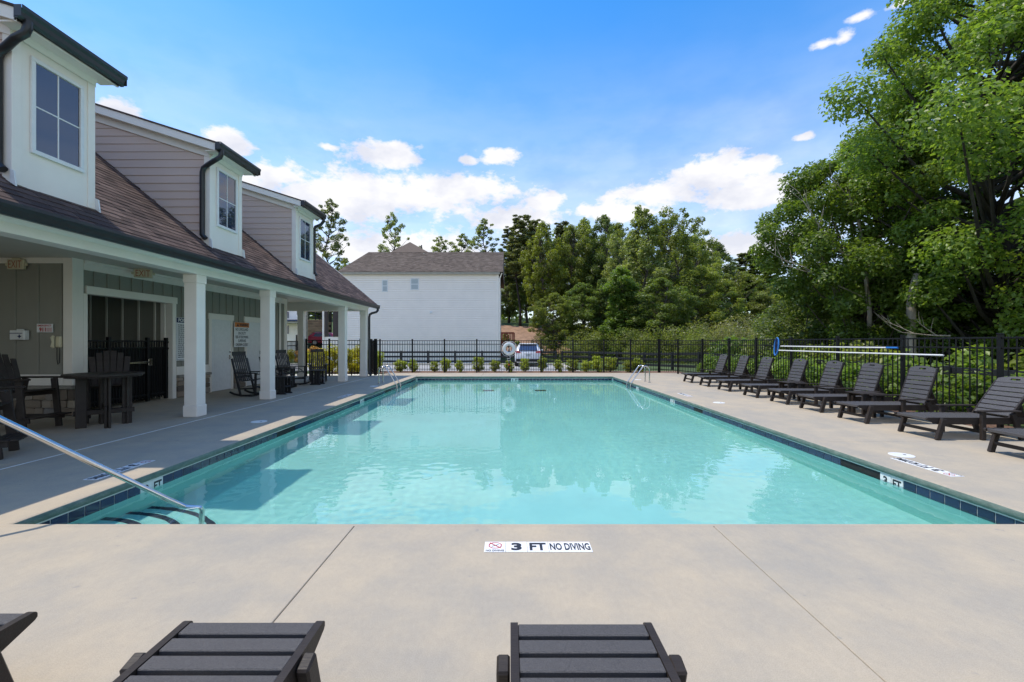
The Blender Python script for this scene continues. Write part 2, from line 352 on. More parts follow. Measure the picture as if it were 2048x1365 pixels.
def ground_mat():
    m, nt, b = new_mat('grass_ground'); n1 = nz(nt, .25, 5, .6, 'world'); n2 = nz(nt, 14, 4, .7, 'world')
    c = ramp(nt, n1, [(.35, (.055, .095, .028)), (.6, (.085, .125, .038)), (.75, (.13, .12, .06))])
    c = mixc(nt, .7, c, ramp(nt, n2, [(.3, (.6, .6, .6)), (.7, (1.35, 1.35, 1.35))]), 'MULTIPLY')
    nt.links.new(c, b.inputs['Base Color']); b.inputs['Roughness'].default_value = .95; bump(nt, b, n2, .8, .05); return m
MT['ground'] = ground_mat()
MT['leaf_big'] = leaf_mat('sweetgum_leaf', (.050, .098, .014), (.205, .280, .052), .52)
MT['leaf_mid'] = leaf_mat('forest_leaf', (.085, .125, .024), (.26, .285, .07), .52)
MT['leaf_dark'] = leaf_mat('dark_leaf', (.055, .095, .024), (.165, .205, .052), .48)
MT['leaf_yellow'] = leaf_mat('yellow_green_leaf', (.140, .175, .026), (.25, .27, .042), .5)
MT['leaf_grey'] = leaf_mat('grey_green_leaf', (.10, .128, .044), (.25, .275, .10), .5)
MT['leaf_pine'] = leaf_mat('pine_needles', (.085, .100, .034), (.18, .19, .07), .4)
MT['leaf_olive'] = leaf_mat('olive_brush_leaf', (.15, .16, .052), (.24, .235, .09), .5)
MT['leaf_vine'] = leaf_mat('bright_vine_leaf', (.095, .165, .026), (.205, .285, .055), .5)
MT['leaf_box'] = leaf_mat('boxwood_leaf', (.18, .225, .035), (.38, .40, .065), .58)
MT['leaf_gold'] = leaf_mat('golden_shrub_leaf', (.26, .26, .018), (.48, .42, .035), .5)
MT['flower'] = leaf_mat('flower_petals', (.45, .16, .05), (.60, .38, .10), .3)
#@@SETTING
# ------------------------------------------------------------------ the setting: ground, road, deck
PX0, PX1, PY0, PY1 = -4.06, 4.46, 3.49, 18.8        # pool walls
WATER = -.178; FLOOR = -1.08; YFAR = 20.75; XR = 8.05
def smooth(a, b, t): t = max(0, min(1, (t - a) / (b - a))); return t * t * (3 - 2 * t)
def gz(x, y):       # terrain height
    z = -.06 - .16 * smooth(22, 27, y)
    z += 4.6 * smooth(42, 66, y) * (1 - .75 * smooth(6, 26, x)) + 3.5 * smooth(66, 120, y)
    z += .9 * smooth(30, 60, y) * smooth(-12, -22, x) * .6
    z -= .35 * smooth(9, 13, x) * smooth(30, 16, y)
    return z
def build_ground():
    xs = sorted(set([-400, -250, -150, -100] + list(np.arange(-70, 71, 4.0)) + [-14, -8.85, XR, 9.5, 11, 100, 150, 250, 400]))
    ys = sorted(set([-250, -120, -60, -30, -15, -7.0, 2, 8, 14, 19.05, YFAR, 22] + list(np.arange(24, 84, 3.0)) + [90, 100, 115, 140, 180, 260, 500, 900]))
    m = MB(); nx = len(xs)
    m.v = [(x, y, gz(x, y)) for y in ys for x in xs]
    for j in range(len(ys) - 1):
        for i in range(nx - 1):
            cx = (xs[i] + xs[i + 1]) / 2; cy = (ys[j] + ys[j + 1]) / 2
            if -14 < cx < XR and -7 < cy < YFAR: continue
            a = j * nx + i; m.f.append((a, a + 1, a + nx + 1, a + nx))
    put('ground', m, MT['ground'], None, 2, kind='structure')
build_ground()
def sheet(name, quad, lift, mat, n=24):      # a draped strip over the terrain between two polylines
    (a0, a1, b0, b1) = [Vector((*q, 0)) for q in quad]; m = MB()
    for i in range(n + 1):
        for j in range(5):
            p = a0.lerp(a1, i / n).lerp(b0.lerp(b1, i / n), j / 4); m.v.append((p.x, p.y, gz(p.x, p.y) + lift))
    for i in range(n):
        for j in range(4): a = i * 5 + j; m.f.append((a, a + 5, a + 6, a + 1))
    return put(name, m, mat, None, 2, kind='structure')
sheet('road', ((-60, 23.3), (3.6, 23.3), (-60, 31.5), (3.6, 31.5)), .02, MT['asphalt'])
mb = MB(); mb.cbox(-60, 4.0, 31.5, 31.75, gz(0, 31) - .1, gz(0, 31) + .14, .02); mb.cbox(3.6, 3.85, 23.3, 31.5, gz(0, 27) - .1, gz(0, 27) + .13, .02)
put('kerb', mb, MT['kerb'], None, kind='structure')
sheet('mulch_bed', ((-9, 20.78), (8.6, 20.78), (-9, 22.7), (8.6, 22.7)), .035, MT['mulch'])
sheet('mulch_bed', ((8.07, 2), (8.07, 20.7), (8.9, 2), (8.9, 20.7)), .03, MT['mulch'])
sheet('mulch_slope', ((-9, 46), (7.2, 46), (-9, 63), (4.6, 58.5)), .1, MT['dirt'])
GAP = .0055
deck = put('pool_deck', MB().box(-13.9, -4.2, -6.9, YFAR - .05, -.3, -.115).box(4.6, XR - .03, -6.9, YFAR - .05, -.3, -.115).box(-4.2, 4.6, -6.9, 3.35, -.3, -.115).box(-4.2, 4.6, 18.95, YFAR - .05, -.3, -.115), MT['concrete'], None, kind='structure')
def slab(x0, x1, y0, y1): put('slab', MB().cbox(x0 + GAP / 2, x1 - GAP / 2, y0 + GAP / 2, y1 - GAP / 2, -.112, 0, .004), MT['concrete'], deck)
CW = .03      # coping width that belongs to the pool
for a, b in ((-5.85, -4.10), (-4.10, -1.24), (-1.24, 1.62), (1.62, 4.48), (4.48, 6.3), (6.3, XR)):
    for c, d in ((-6.9, -2.4), (-2.4, PY0 - CW + GAP)):
        slab(a, b, c, d)
for c, d in ((PY0 - CW, 6.4), (6.4, 9.5), (9.5, 12.6), (12.6, 15.7), (15.7, PY1 + CW)):
    slab(-5.85, PX0 - CW + GAP, c, d); slab(PX1 + CW - GAP, XR, c, d)
for a, b in ((-5.85, -4.10), (-4.10, -1.24), (-1.24, 1.62), (1.62, 4.48), (4.48, XR)): slab(a, b, PY1 + CW, YFAR)
for c, d in ((-6.9, 1.2), (1.2, 5.2), (5.2, 9.2), (9.2, 13.2), (13.2, 19.0)): slab(-13.9, -9.85, c, d); slab(-9.85, -5.85 - .02, c, d)
put('sealant_joint', MB().box(-5.868, -5.852, -6.9, 19.0, -.02, .0035), MT['grout'], deck)

# ------------------------------------------------------------------ the pool
m = MB(); x0, x1, y0, y1 = PX0, PX1, PY0, PY1; zt = -.088
m.add([(x0, y0, zt), (x1, y0, zt), (x1, y1, zt), (x0, y1, zt), (x0, y0, FLOOR), (x1, y0, FLOOR), (x1, y1, FLOOR), (x0, y1, FLOOR)],
      [(4, 5, 6, 7), (0, 4, 7, 3), (1, 2, 6, 5), (2, 3, 7, 6), (0, 1, 5, 4)])
pool = bpy.data.objects.new('swimming_pool', m.mesh('swimming_pool', MT['plaster'], fixn=False)); COL.objects.link(pool); tag(pool, kind='structure')
RECV = [pool]
def ringstrip(prof):      # profile (outward offset, z) swept round the pool rectangle
    m = MB()
    for (o, z) in prof: m.v += [(x0 - o, y0 - o, z), (x1 + o, y0 - o, z), (x1 + o, y1 + o, z), (x0 - o, y1 + o, z)]
    for i in range(len(prof) - 1):
        for k in range(4): m.f.append((i * 4 + k, i * 4 + (k + 1) % 4, i * 4 + 4 + (k + 1) % 4, i * 4 + 4 + k))
    return m
put('coping', ringstrip([(CW, -.112), (CW, 0), (.004, 0), (-.016, -.003), (-.027, -.012)]), MT['concrete'], pool, True)
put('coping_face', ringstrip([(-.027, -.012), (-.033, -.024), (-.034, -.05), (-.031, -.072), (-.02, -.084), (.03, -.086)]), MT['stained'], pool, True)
put('trim_strip', ringstrip([(.004, -.0855), (-.011, -.0855), (-.011, -.098), (.004, -.098)]), MT['grout'], pool)
put('tile_bed', ringstrip([(.01, -.098), (-.0025, -.098), (-.0025, -.256), (.01, -.256)]), MT['grout'], pool)
TS = .1480; TP = .1555; TZ = -.098 - .005 - TS / 2
tile_me = MB().cbox(-TS / 2, TS / 2, -.004, .004, -TS / 2, TS / 2, .0025).mesh('tile', MT['tile'])
slot = {'L': [(7.68, 8.12), (14.2, 14.66)], 'R': [(5.33, 5.78), (10.1, 10.52), (16.8, 17.2)], 'B': []}
mark = {'L': [4.98, 11.9], 'R': [5.04, 11.9, 15.2], 'B': [.16]}
stuff_front = MB(); SPANS = {}
def tile_row(side):
    n = int((y1 - y0) / TP) if side in 'LR' else int((x1 - x0) / TP); s0 = (y0 if side in 'LR' else x0) + ((y1 - y0 if side in 'LR' else x1 - x0) - n * TP) / 2
    spans = SPANS.setdefault(side, []); done = set()
    for i in range(n):
        c = s0 + (i + .5) * TP
        if any(a - TP / 2 < c < b + TP / 2 - .01 for a, b in slot.get(side, ())): spans.append(c); continue
        if side in mark and any(abs(c - q) < TP * 1.02 and not done.__contains__((q, 2)) for q in mark[side]):
            q = [q for q in mark[side] if abs(c - q) < TP * 1.02][0]
            k = 1 if (q, 1) not in done else 2; done.add((q, k))
            p, rt = {'L': ((x0 + .0055, c, TZ), (0, -1, 0)), 'R': ((x1 - .0055, c, TZ), (0, 1, 0)), 'B': ((c, y1 - .0055, TZ), (1, 0, 0))}[side]
            rt = {'L': (0, 1, 0), 'R': (0, -1, 0), 'B': (1, 0, 0)}[side]
            mt = inst('depth_marker', mark_me, pool, p, (0, 0, {'L': -R(90), 'R': R(90), 'B': 0}[side]))
            # the wall faces the water: read left to right from inside the pool
            first_is_num = {'L': k == 1, 'R': k == 2, 'B': k == 1}[side]
            nrm = {'L': (1, 0, 0), 'R': (-1, 0, 0), 'B': (0, -1, 0)}[side]
            s = '3' if first_is_num else 'FT'
            if side == 'B': s = '5' if k == 1 else 'FT'
            OFF[mt.name] = Vector((0, 0, 0)); lt = lettering(pool, s, Vector(p), Vector(rt), (0, 0, 1), .055 if len(s) == 1 else .11, .105, MT['ink'], .03, .006)
            continue
        if side == 'L': inst('tile', tile_me, pool, (x0 + .0055, c, TZ), (0, 0, R(90)))
        elif side == 'R': inst('tile', tile_me, pool, (x1 - .0055, c, TZ), (0, 0, R(90)))
        elif side == 'B': inst('tile', tile_me, pool, (c, y1 - .0055, TZ))
        else: stuff_front.cbox(c - TS / 2, c + TS / 2, y0 + .001, y0 + .0095, TZ - TS / 2, TZ + TS / 2, .0025)
mark_me = MB().cbox(-TS / 2, TS / 2, -.004, .004, -TS / 2, TS / 2, .0025).mesh('depth_marker', MT['marker_white'])
for q in 'LRBF': tile_row(q)
put('tile_row', stuff_front, MT['tile'], pool, kind='stuff')
for side in 'LR':
    for a, b in slot[side]:
        cs = [q for q in SPANS[side] if a - .3 < q < b + .3]; a, b = min(cs) - TP / 2 + .05, max(cs) + TP / 2 - .05
        xw = x0 + .0012 if side == 'L' else x1 - .0012; sg = 1 if side == 'L' else -1
        put('skimmer_opening', MB().box(xw, xw + sg * .004, a - .05, b + .05, TZ - TS / 2, TZ + TS / 2), MT['rubber'], pool)
# rounded corner steps with dark edge tiles
CX, CY = x0, y0
SR = [(1.46, -.90), (1.18, -.73), (.90, -.56), (.62, -.39)]
for i, (r, z) in enumerate(SR):
    n = 28; arc = [(CX + .002 + r * math.cos(t), CY + .002 + r * math.sin(t)) for t in [math.pi / 2 * k / n for k in range(n + 1)]]
    m = MB(); zb = FLOOR if i == 0 else SR[i - 1][1]
    k = len(arc); c0 = (CX + .002, CY + .002)
    m.v = [(*p, zb - .001) for p in arc] + [(*p, z - .015) for p in arc]
    rin = r - .015
    m.v += [(CX + .002 + rin * math.cos(math.pi / 2 * q / n), CY + .002 + rin * math.sin(math.pi / 2 * q / n), z) for q in range(n + 1)] + [(*c0, z)]
    for q in range(n): m.f += [(q, q + 1, k + q + 1, k + q), (k + q, k + q + 1, 2 * k + q + 1, 2 * k + q), (2 * k + q, 2 * k + q + 1, 3 * k)]
    o = put('step', m, MT['plaster'], pool, True); RECV.append(o)
    nt_ = int(r * math.pi / 2 / .052)
    for q in range(nt_):
        t = (q + .5) / nt_ * math.pi / 2; w = .047; M = Matrix.Translation((CX + (r - .055) * math.cos(t), CY + (r - .055) * math.sin(t), z + .002)) @ Matrix.Rotation(t, 4, 'Z')
        if i < 4: RECV.append(put('step_edge_tile', MB().box(-.033, .033, -w / 2, w / 2, 0, .004, M), MT['step_tile'], pool))
# drains and inlets on the floor
for px, py in ((830, 975), (1283, 975)):
    d = FPX * (CAM_H + .35) / (py - 685); RECV.append(put('floor_inlet', MB().lathe([(.075, 0), (.075, .01), (.06, .018), (0, .018)], (PX(px, d), d + .75, FLOOR + .001), 20), MT['plaster'], pool))
for px in (978, 1079):
    RECV.append(put('main_drain', MB().cbox(PX(px, 16.3) - .2, PX(px, 16.3) + .2, 15.6, 16.0, FLOOR + .001, FLOOR + .02, .01), MT['step_tile'], pool))
for o in RECV: o.cycles.is_caustics_receiver = True
# water: a real surface with shallow ripples
random.seed(4); wv = []
for i in range(26):
    a = random.uniform(0, 6.283); lam = random.choice((.10, .13, .17, .22, .3, .45, 1.0)) * random.uniform(.8, 1.25); k = 6.283 / lam
    wv.append((k * math.cos(a), k * math.sin(a), random.uniform(0, 6.283), (.0052 if lam < .27 else .0015) / k))
nx, ny = int((x1 - x0) / .032), int((y1 - y0) / .032)
gx, gy = np.meshgrid(np.linspace(x0 - .0015, x1 + .0015, nx + 1), np.linspace(y0 - .0015, y1 + .0015, ny + 1))
patch = .55 + .45 * np.sin(gx * .9 + 1.3 * np.sin(gy * .5)) * np.cos(gy * .7 + gx * .3)
wz = WATER + sum(a * np.sin(kx * gx + ky * gy + p) for kx, ky, p, a in wv) * patch
wm = MB(); wm.v = np.stack([gx.ravel(), gy.ravel(), wz.ravel()], 1).tolist()
ii = (np.arange(ny)[:, None] * (nx + 1) + np.arange(nx)[None, :]).ravel()
wm.f = np.stack([ii, ii + 1, ii + nx + 2, ii + nx + 1], 1).tolist()
wat = bpy.data.objects.new('pool_water', wm.mesh('pool_water', MT['water'], smooth=2, fixn=False)); COL.objects.link(wat); tag(wat, kind='structure')
wat.cycles.is_caustics_caster = True

# ------------------------------------------------------------------ fences
def fence(label, posts, mat, gap_ok=(), top=1.55, group=None, z0=.02, pitch=.122, cat='fence'):
    base = (posts[0][0], posts[0][1], 0); root = empty('picket_fence', base, label, cat, group)
    pk = MB().cbox(-.009, .009, -.009, .009, .05, top - .012, .002).mesh('picket', mat)
    ps = MB().cbox(-.032, .032, -.032, .032, 0, top + .05, .004).cbox(-.038, .038, -.038, .038, top + .05, top + .066, .006).mesh('post', mat)
    for (x, y) in posts: inst('post', ps, root, (x, y, z0 - .02))
    for i in range(len(posts) - 1):
        a = Vector((*posts[i], 0)); b = Vector((*posts[i + 1], 0)); dv = (b - a); l = dv.length; ang = math.atan2(dv.y, dv.x); e = dv / l * .03
        for zz in (top - .012, top - .185, .165): put('rail', MB().bar(a + e + Vector((0, 0, zz)), b - e + Vector((0, 0, zz)), .026, .03, .003), mat, root)
        n = max(1, round(l / pitch))
        for k in range(1, n):
            p = a + dv * (k / n); inst('picket', pk, root, (p.x, p.y, z0), (0, 0, ang))
    return root
bx = [PX(q, 21) for q in (745.5, 760, 824.7, 889, 953.6, 1018, 1082, 1146, 1207.6, 1261, 1317)]
bxf = [(-5.95, 19.35), (bx[0], 20.85)] + [(q, 21.0) for q in bx[1:]]
fence('black metal picket fence across the far end of the pool', bxf, MT['black'])
rp = [(7.17, 21.0), (7.76, 20.1), (8.09, 18.3)] + [(8.3, 16.49 - 1.825 * k) for k in range(9)]
fence('black metal picket fence behind the row of right-hand loungers', [(7.21, 20.94)] + rp[1:], MT['black'])
fence('short black picket fence between the rear porch columns', [(-8.74, 18.67), (PX(658.7, 18.67), 18.67), (-6.42, 18.67)], MT['black'])
fence('stub of black picket fence beside the corner downspout', [(-6.1, 19.02), (-5.99, 19.28)], MT['black'], pitch=.09)
# gate leaf standing open at the wall end
gt = empty('open_gate', (-8.98, 17.2, 0), 'black picket gate standing open at the end of the clubhouse wall', 'gate')
for z in (.2, 1.32, 1.5): put('rail', MB().bar((-8.98, 17.15, z), (-9.03, 18.5, z), .03, .035, .003), MT['black'], gt)
for k in range(13): p = Vector((-8.98, 17.15, 0)).lerp(Vector((-9.03, 18.5, 0)), k / 12); put('picket', MB().cbox(p.x - .01, p.x + .01, p.y - .01, p.y + .01, .1, 1.5, .002), MT['black'], gt)
# three-rail farm fence beyond the street
def rail_fence(label, pts, hz=1.05):
    root = empty('rail_fence', (pts[0][0], pts[0][1], gz(*pts[0])), label, 'fence')
    for (x, y) in pts: z = gz(x, y); put('post', MB().cbox(x - .07, x + .07, y - .07, y + .07, z - .2, z + hz, .01), MT['poly_black'], root)
    for i in range(len(pts) - 1):
        a, b = pts[i], pts[i + 1]
        for h in (.28, .62, .95): put('rail', MB().bar((a[0], a[1] - .08, gz(*a) + h), (b[0], b[1] - .08, gz(*b) + h), .035, .14, .005), MT['poly_black'], root)
    return root
rail_fence('black three-rail fence in front of the white house', [(PX(748, 32.2) + i * 2.0, 32.2) for i in range(7)] + [(1.2, 32.2), (3.4, 32.2)])
rail_fence('black three-rail fence sloping away right of the parked car', [(3.9, 32.4), (5.7, 31.2), (7.2, 29.3), (8.4, 27.2), (9.3, 24.9), (9.8, 22.5), (10.0, 20.0), (10.1, 17.5), (10.1, 15.0), (10.1, 12.5), (10.1, 10.0), (10.1, 7.5), (10.1, 5.0)])
# ------------------------------------------------------------------ clubhouse
CB = (-8.75, 8.7, 0)
club = empty('clubhouse', CB, 'long clubhouse with covered porch, brown shingle roof and three dormers', 'building')
WT, SG = MT['white_trim'], MT['sage']
WX, WY = -8.75, 8.7; CZ = 3.15
O0, O1, OZ = 8.98, 11.25, 2.47           # passage opening
# walls (thin shells of sage board)
put('wall', MB().box(-12.6, WX - .01, WY, WY + .15, 0, CZ), SG, club)
put('wall', MB().box(WX - .15, WX, WY, O0, 0, CZ - .002).box(WX - .15, WX, O0, O1, OZ, CZ - .002).box(WX - .15, WX, O1, 17.0, 0, CZ - .002), SG, club)
put('wall', MB().box(-11.25, -11.1, O0 - .1, O1 + .1, 0, CZ), SG, club)
for q in ((O0 - .15, O0 - .002), (O1 + .002, O1 + .15)): put('wall', MB().box(-11.1, WX - .15, *q, 0, CZ), SG, club)
for q in ((-16, WX - .15, 16.85, 17.0), (-16.1, -16.001, 1.2, 17), (-12.75, -12.6, 1.2, WY + .15)): put('wall', MB().box(*q, 0, CZ), SG, club)  # third one: patio wall out of view, added to keep the patio dark
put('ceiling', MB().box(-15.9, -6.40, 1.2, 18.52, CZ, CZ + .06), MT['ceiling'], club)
# battens
bat_y = MB().cbox(-.02, .02, -.011, .011, 0, 1, .003)
def batten(x, y, z0, z1, along): put('batten', MB().cbox(x - (.011 if along == 'x' else .022), x + (.011 if along == 'x' else .022), y - (.022 if along == 'x' else .011), y + (.022 if along == 'x' else .011), z0, z1, .003), SG, club)
k = 0
x = -8.98
while x > -12.5: put('batten', MB().cbox(x - .032, x + .032, WY - .022, WY, .82, CZ - .11, .004), SG, club); x -= .46
y = WY + .45
doors = ((12.72, 13.62), (14.42, 15.32))
while y < 16.75:
    lo = .82
    if O0 - .12 < y < O1 + .12: lo = OZ + .17
    for a, b in doors:
        if a - .12 < y < b + .12: lo = 2.33
    batten(WX + .011, y, lo, CZ - .2, 'x'); y += .305
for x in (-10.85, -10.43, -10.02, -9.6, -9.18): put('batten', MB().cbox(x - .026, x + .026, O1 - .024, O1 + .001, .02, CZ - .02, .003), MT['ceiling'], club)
put('corner_board', MB().cbox(-9.02, WX - .156, O1 - .03, O1 + .001, 0, CZ - .05, .003), WT, club)
# trim
T = MB().cbox
put('corner_board', MB().cbox(WX - .16, WX + .028, WY - .03, WY + .20, .60, CZ, .004), WT, club)
put('corner_board', MB().cbox(WX - .10, WX + .026, 16.83, 17.03, .60, CZ, .004), WT, club)
put('corner_board', MB().cbox(WX - .02, WX + .024, 16.45, 16.58, .82, CZ - .2, .004), WT, club)
put('frieze_board', MB().cbox(-12.6, WX - .165, WY - .028, WY, CZ - .11, CZ, .004), WT, club)
put('frieze_board', MB().cbox(WX, WX + .028, WY + .205, 16.82, CZ - .20, CZ - .06, .004).cbox(WX, WX + .06, WY + .205, 16.82, CZ - .06, CZ, .01), WT, club)
put('skirt_board', MB().cbox(-12.6, WX - .165, WY - .030, WY, .60, .82, .004), WT, club)
for a, b in ((O1 + .14, doors[0][0] - .11), (doors[0][1] + .11, doors[1][0] - .11), (doors[1][1] + .11, 16.82)):
    put('skirt_board', MB().cbox(WX, WX + .030, a, b, .60, .82, .004), WT, club)
put('opening_trim', MB().cbox(WX - .155, WX + .034, O0 - .02, O1 + .16, OZ - .006, OZ + .16, .004).cbox(WX - .153, WX + .030, O1 - .006, O1 + .12, 0, OZ - .006, .002).cbox(WX - .153, WX + .028, O0 - .08, O0 + .006, .6, OZ - .006, .002), WT, club)
# stone skirt: every stone a piece
random.seed(11)
st_var = []
for i in range(6):
    m = MB().cbox(-.5, .5, -.5, .5, -.5, .5, .10); m.v = [tuple(c + random.uniform(-.035, .035) for c in q) for q in m.v]; st_var.append(m.mesh('stone', MT['stone']))
def stones(a, b, axis, face, sgn, zt=.53):
    z = .01
    while z < zt - .05:
        h = min(random.uniform(.10, .19), zt - z); h = zt - z if zt - z - h < .07 else h; u = a
        while u < b - .01:
            w = min(random.uniform(.14, .36), b - u); w = b - u if b - u - w < .1 else w
            dp = random.uniform(.055, .085); c = (u + w / 2, face + sgn * dp / 2, z + h / 2) if axis == 'x' else (face + sgn * dp / 2, u + w / 2, z + h / 2)
            s = (w - .012, dp, h - .012) if axis == 'x' else (dp, w - .012, h - .012)
            inst('stone', random.choice(st_var), club, c, (0, 0, 0), s); u += w
        z += h
def cap(x0, x1, y0, y1): put('stone_cap', MB().cbox(x0, x1, y0, y1, .53, .60, .012), MT['stone_cap'], club)
stones(-11.2, WX + .09, 'x', WY, -1); cap(-12.6, WX + .11, WY - .11, WY - .0)
stones(WY + .01, O0 - .02, 'y', WX, 1); cap(WX + .001, WX + .11, WY + .001, O0)
for a, b in ((O1 + .13, doors[0][0] - .11), (doors[0][1] + .11, doors[1][0] - .11), (doors[1][1] + .11, 16.99)):
    stones(a, b, 'y', WX, 1); cap(WX, WX + .11, a - .01, b + .01)
# doors
for i, (a, b) in enumerate(doors):
    put('door_trim', MB().cbox(WX, WX + .034, a - .13, b + .13, 2.14, 2.31, .004).cbox(WX, WX + .03, a - .10, a, 0, 2.14, .004).cbox(WX, WX + .03, b, b + .10, 0, 2.14, .004), WT, club)
    dr = put('door', MB().cbox(WX - .02, WX + .012, a, b, .015, 2.14, .004), MT['white_plastic'], club, label='white two-panel door ' + ('next to the rules sign' if i == 0 else 'behind the second column'))
    for z0, z1 in ((.22, .92), (1.08, 1.98)):
        put('panel', MB().cbox(WX + .012, WX + .018, a + .14, b - .14, z0, z1, .006).cbox(WX + .018, WX + .023, a + .20, b - .20, z0 + .06, z1 - .06, .005), MT['white_plastic'], dr)
    put('handle', MB().lathe([(.03, 0), (.03, .012), (.012, .014), (.012, .05), (.028, .055), (.028, .08), (0, .085)], (0, 0, 0), 12) if False else MB().tube([(WX + .012, b - .07, 1.0), (WX + .06, b - .07, 1.0), (WX + .065, b - .17, 1.0)], .012, 8).cbox(WX + .012, WX + .02, b - .10, b - .04, .93, 1.07, .004).tube([(WX + .012, b - .07, 1.16), (WX + .035, b - .07, 1.16)], .026, 10), MT['steel'], dr)
# columns
for i, (x, y) in enumerate(((-6.265, 3.5), (-6.265, 8.65), (-6.265, 11.25), (-6.265, 16.3), (-6.265, 18.65), (-8.93, 18.65))):
    col = put('column', MB().cbox(x - .125, x + .125, y - .125, y + .125, .22, 2.63, .006), WT, club)
    put('column_base', MB().cbox(x - .14, x + .14, y - .14, y + .14, 0, .22, .008), WT, col)
    put('column_cap', MB().cbox(x - .14, x + .14, y - .14, y + .14, 2.63, 2.798, .008), WT, col)
# beams, soffit, fascia
put('beam', MB().cbox(-6.405, -6.125, 1.2, 18.8, 2.80, CZ + .04, .006), WT, club)
put('beam', MB().cbox(-15.9, -6.41, 18.52, 18.79, 2.80, CZ + .04, .006), WT, club)
put('crown_moulding', MB().prism([(-6.125, 2.93), (-6.10, 2.93), (-6.085, 2.955), (-6.03, 2.985), (-6.02, 3.0), (-6.125, 3.0)], 1.2, 18.8, lambda a, b, d: (a, d, b)), WT, club)
put('soffit', MB().box(-6.125, -5.86, 1.2, 19.15, 3.0, 3.02), WT, club)
put('fascia', MB().cbox(-5.875, -5.845, 1.2, 19.18, 2.93, 3.08, .003), WT, club)
gut = [(-5.845, 3.085), (-5.845, 2.93), (-5.80, 2.93), (-5.775, 2.96), (-5.765, 3.01), (-5.735, 3.045), (-5.735, 3.085), (-5.745, 3.085), (-5.745, 3.05), (-5.775, 3.015), (-5.785, 2.965), (-5.80, 2.94), (-5.835, 2.94), (-5.835, 3.085)]
def gutter(parent, dx, dz, a, b, name='gutter'): return put(name, MB().prism([(p + dx, q + dz) for p, q in gut], a, b, lambda p, q, d: (p, d, q)).box(-5.835 + dx, -5.75 + dx, a - .004, a, 2.945 + dz, 3.083 + dz).box(-5.835 + dx, -5.75 + dx, b, b + .004, 2.945 + dz, 3.083 + dz), MT['gutter'], parent)
gutter(club, 0, 0, 1.2, 19.22)
# roof: sheathing plus shingles
PIT = .83; EX, EZ = -5.79, 3.10; RXD = -11.0; RY0, RY1 = 1.2, 19.2
rz = lambda x: EZ + (EX - x) * PIT
m = MB(); prof = [(EX, EZ - .03), (RXD, rz(RXD) - .03), (2 * RXD - EX, EZ - .03), (2 * RXD - EX, EZ - .12), (RXD, rz(RXD) - .14), (EX, EZ - .12)]
roof = put('roof', MB().prism(prof, RY0 + .03, RY1 - .03, lambda a, b, d: (a, d, b)), MT['shingle'], club)
put('gable_wall', MB().prism([(-6.1, CZ + .05), (RXD, rz(RXD) - .16), (2 * RXD + 6.1, CZ + .05)], 18.6, 18.75, lambda a, b, d: (a, d, b)), MT['taupe'], club)
put('rake_board', MB().bar((EX - .02, 19.16, EZ - .09), (RXD, 19.16, rz(RXD) - .09), .03, .17, .003, (0, 0, 1)), WT, club)
SL = math.hypot(1, PIT); ux, uz = -1 / SL, PIT / SL      # up-slope unit vector
DORM = [(5.45, 6.50), (9.03, 10.07), (12.65, 13.73)]
EXPO = .138; field = MB(); single = []
random.seed(3)
shm = MB().add([(0, 0, .003), (1, 0, .003), (1, .17, .003), (0, .17, .003), (0, 0, .015), (1, 0, .015), (1, .17, .006), (0, .17, .006)], [(0, 3, 2, 1), (4, 5, 6, 7), (0, 1, 5, 4), (1, 2, 6, 5), (2, 3, 7, 6), (3, 0, 4, 7)])
shmesh = shm.mesh('shingle', MT['shingle'])
basis = Matrix(((0, ux, uz * 1), (1, 0, 0), (0, uz, -ux)))     # columns: along Y, up slope, normal
def hidden(px, py):
    for a, b in DORM:
        if a + .02 < py < b - .02 and px < -6.3: return True
    return False
nrow = int(((EX - RXD) * SL) / EXPO)
for r in range(nrow):
    s = r * EXPO - .025; y = RY0 - random.uniform(0, .3)
    while y < RY1:
        w = random.choice((.15, .2, .25, .31)) * random.uniform(.9, 1.1); a = max(y, RY0); b = min(y + w - .004, RY1)
        if b - a > .03:
            px, pz = EX + ux * s, EZ - .03 + uz * s
            if not hidden(px, (a + b) / 2):
                n = Vector((PIT / SL, 0, 1 / SL)); o = Vector((px, a, pz)); thick = random.choice((1, 1, 1.25))
                scr = FPX * (b - a) * (-px) / a ** 2
                vis = a > 4.6 and (px > -8.0)
                single.append((scr if vis else 0, o, b - a, thick))
        y += w
single.sort(key=lambda q: -q[0])
Mb = Matrix(((0, ux, PIT / SL), (1, 0, 0), (0, uz, 1 / SL)))
rot = Mb.to_euler()
for i, (scr, o, w, th) in enumerate(single):
    if i < 295: inst('shingle', shmesh, roof, o, rot, (w, 1, th))
    else:
        vs = [o + Mb @ Vector((q[0] * w, q[1], q[2] * th)) for q in shm.v]; field.add(vs, shm.f)
put('shingle_field', field, MT['shingle'], roof, kind='stuff')
put('ridge_cap', MB().prism([(RXD + .16, rz(RXD) - .1), (RXD, rz(RXD) + .03), (RXD - .16, rz(RXD) - .1)], RY0, RY1, lambda a, b, d: (a, d, b)), MT['shingle'], roof)
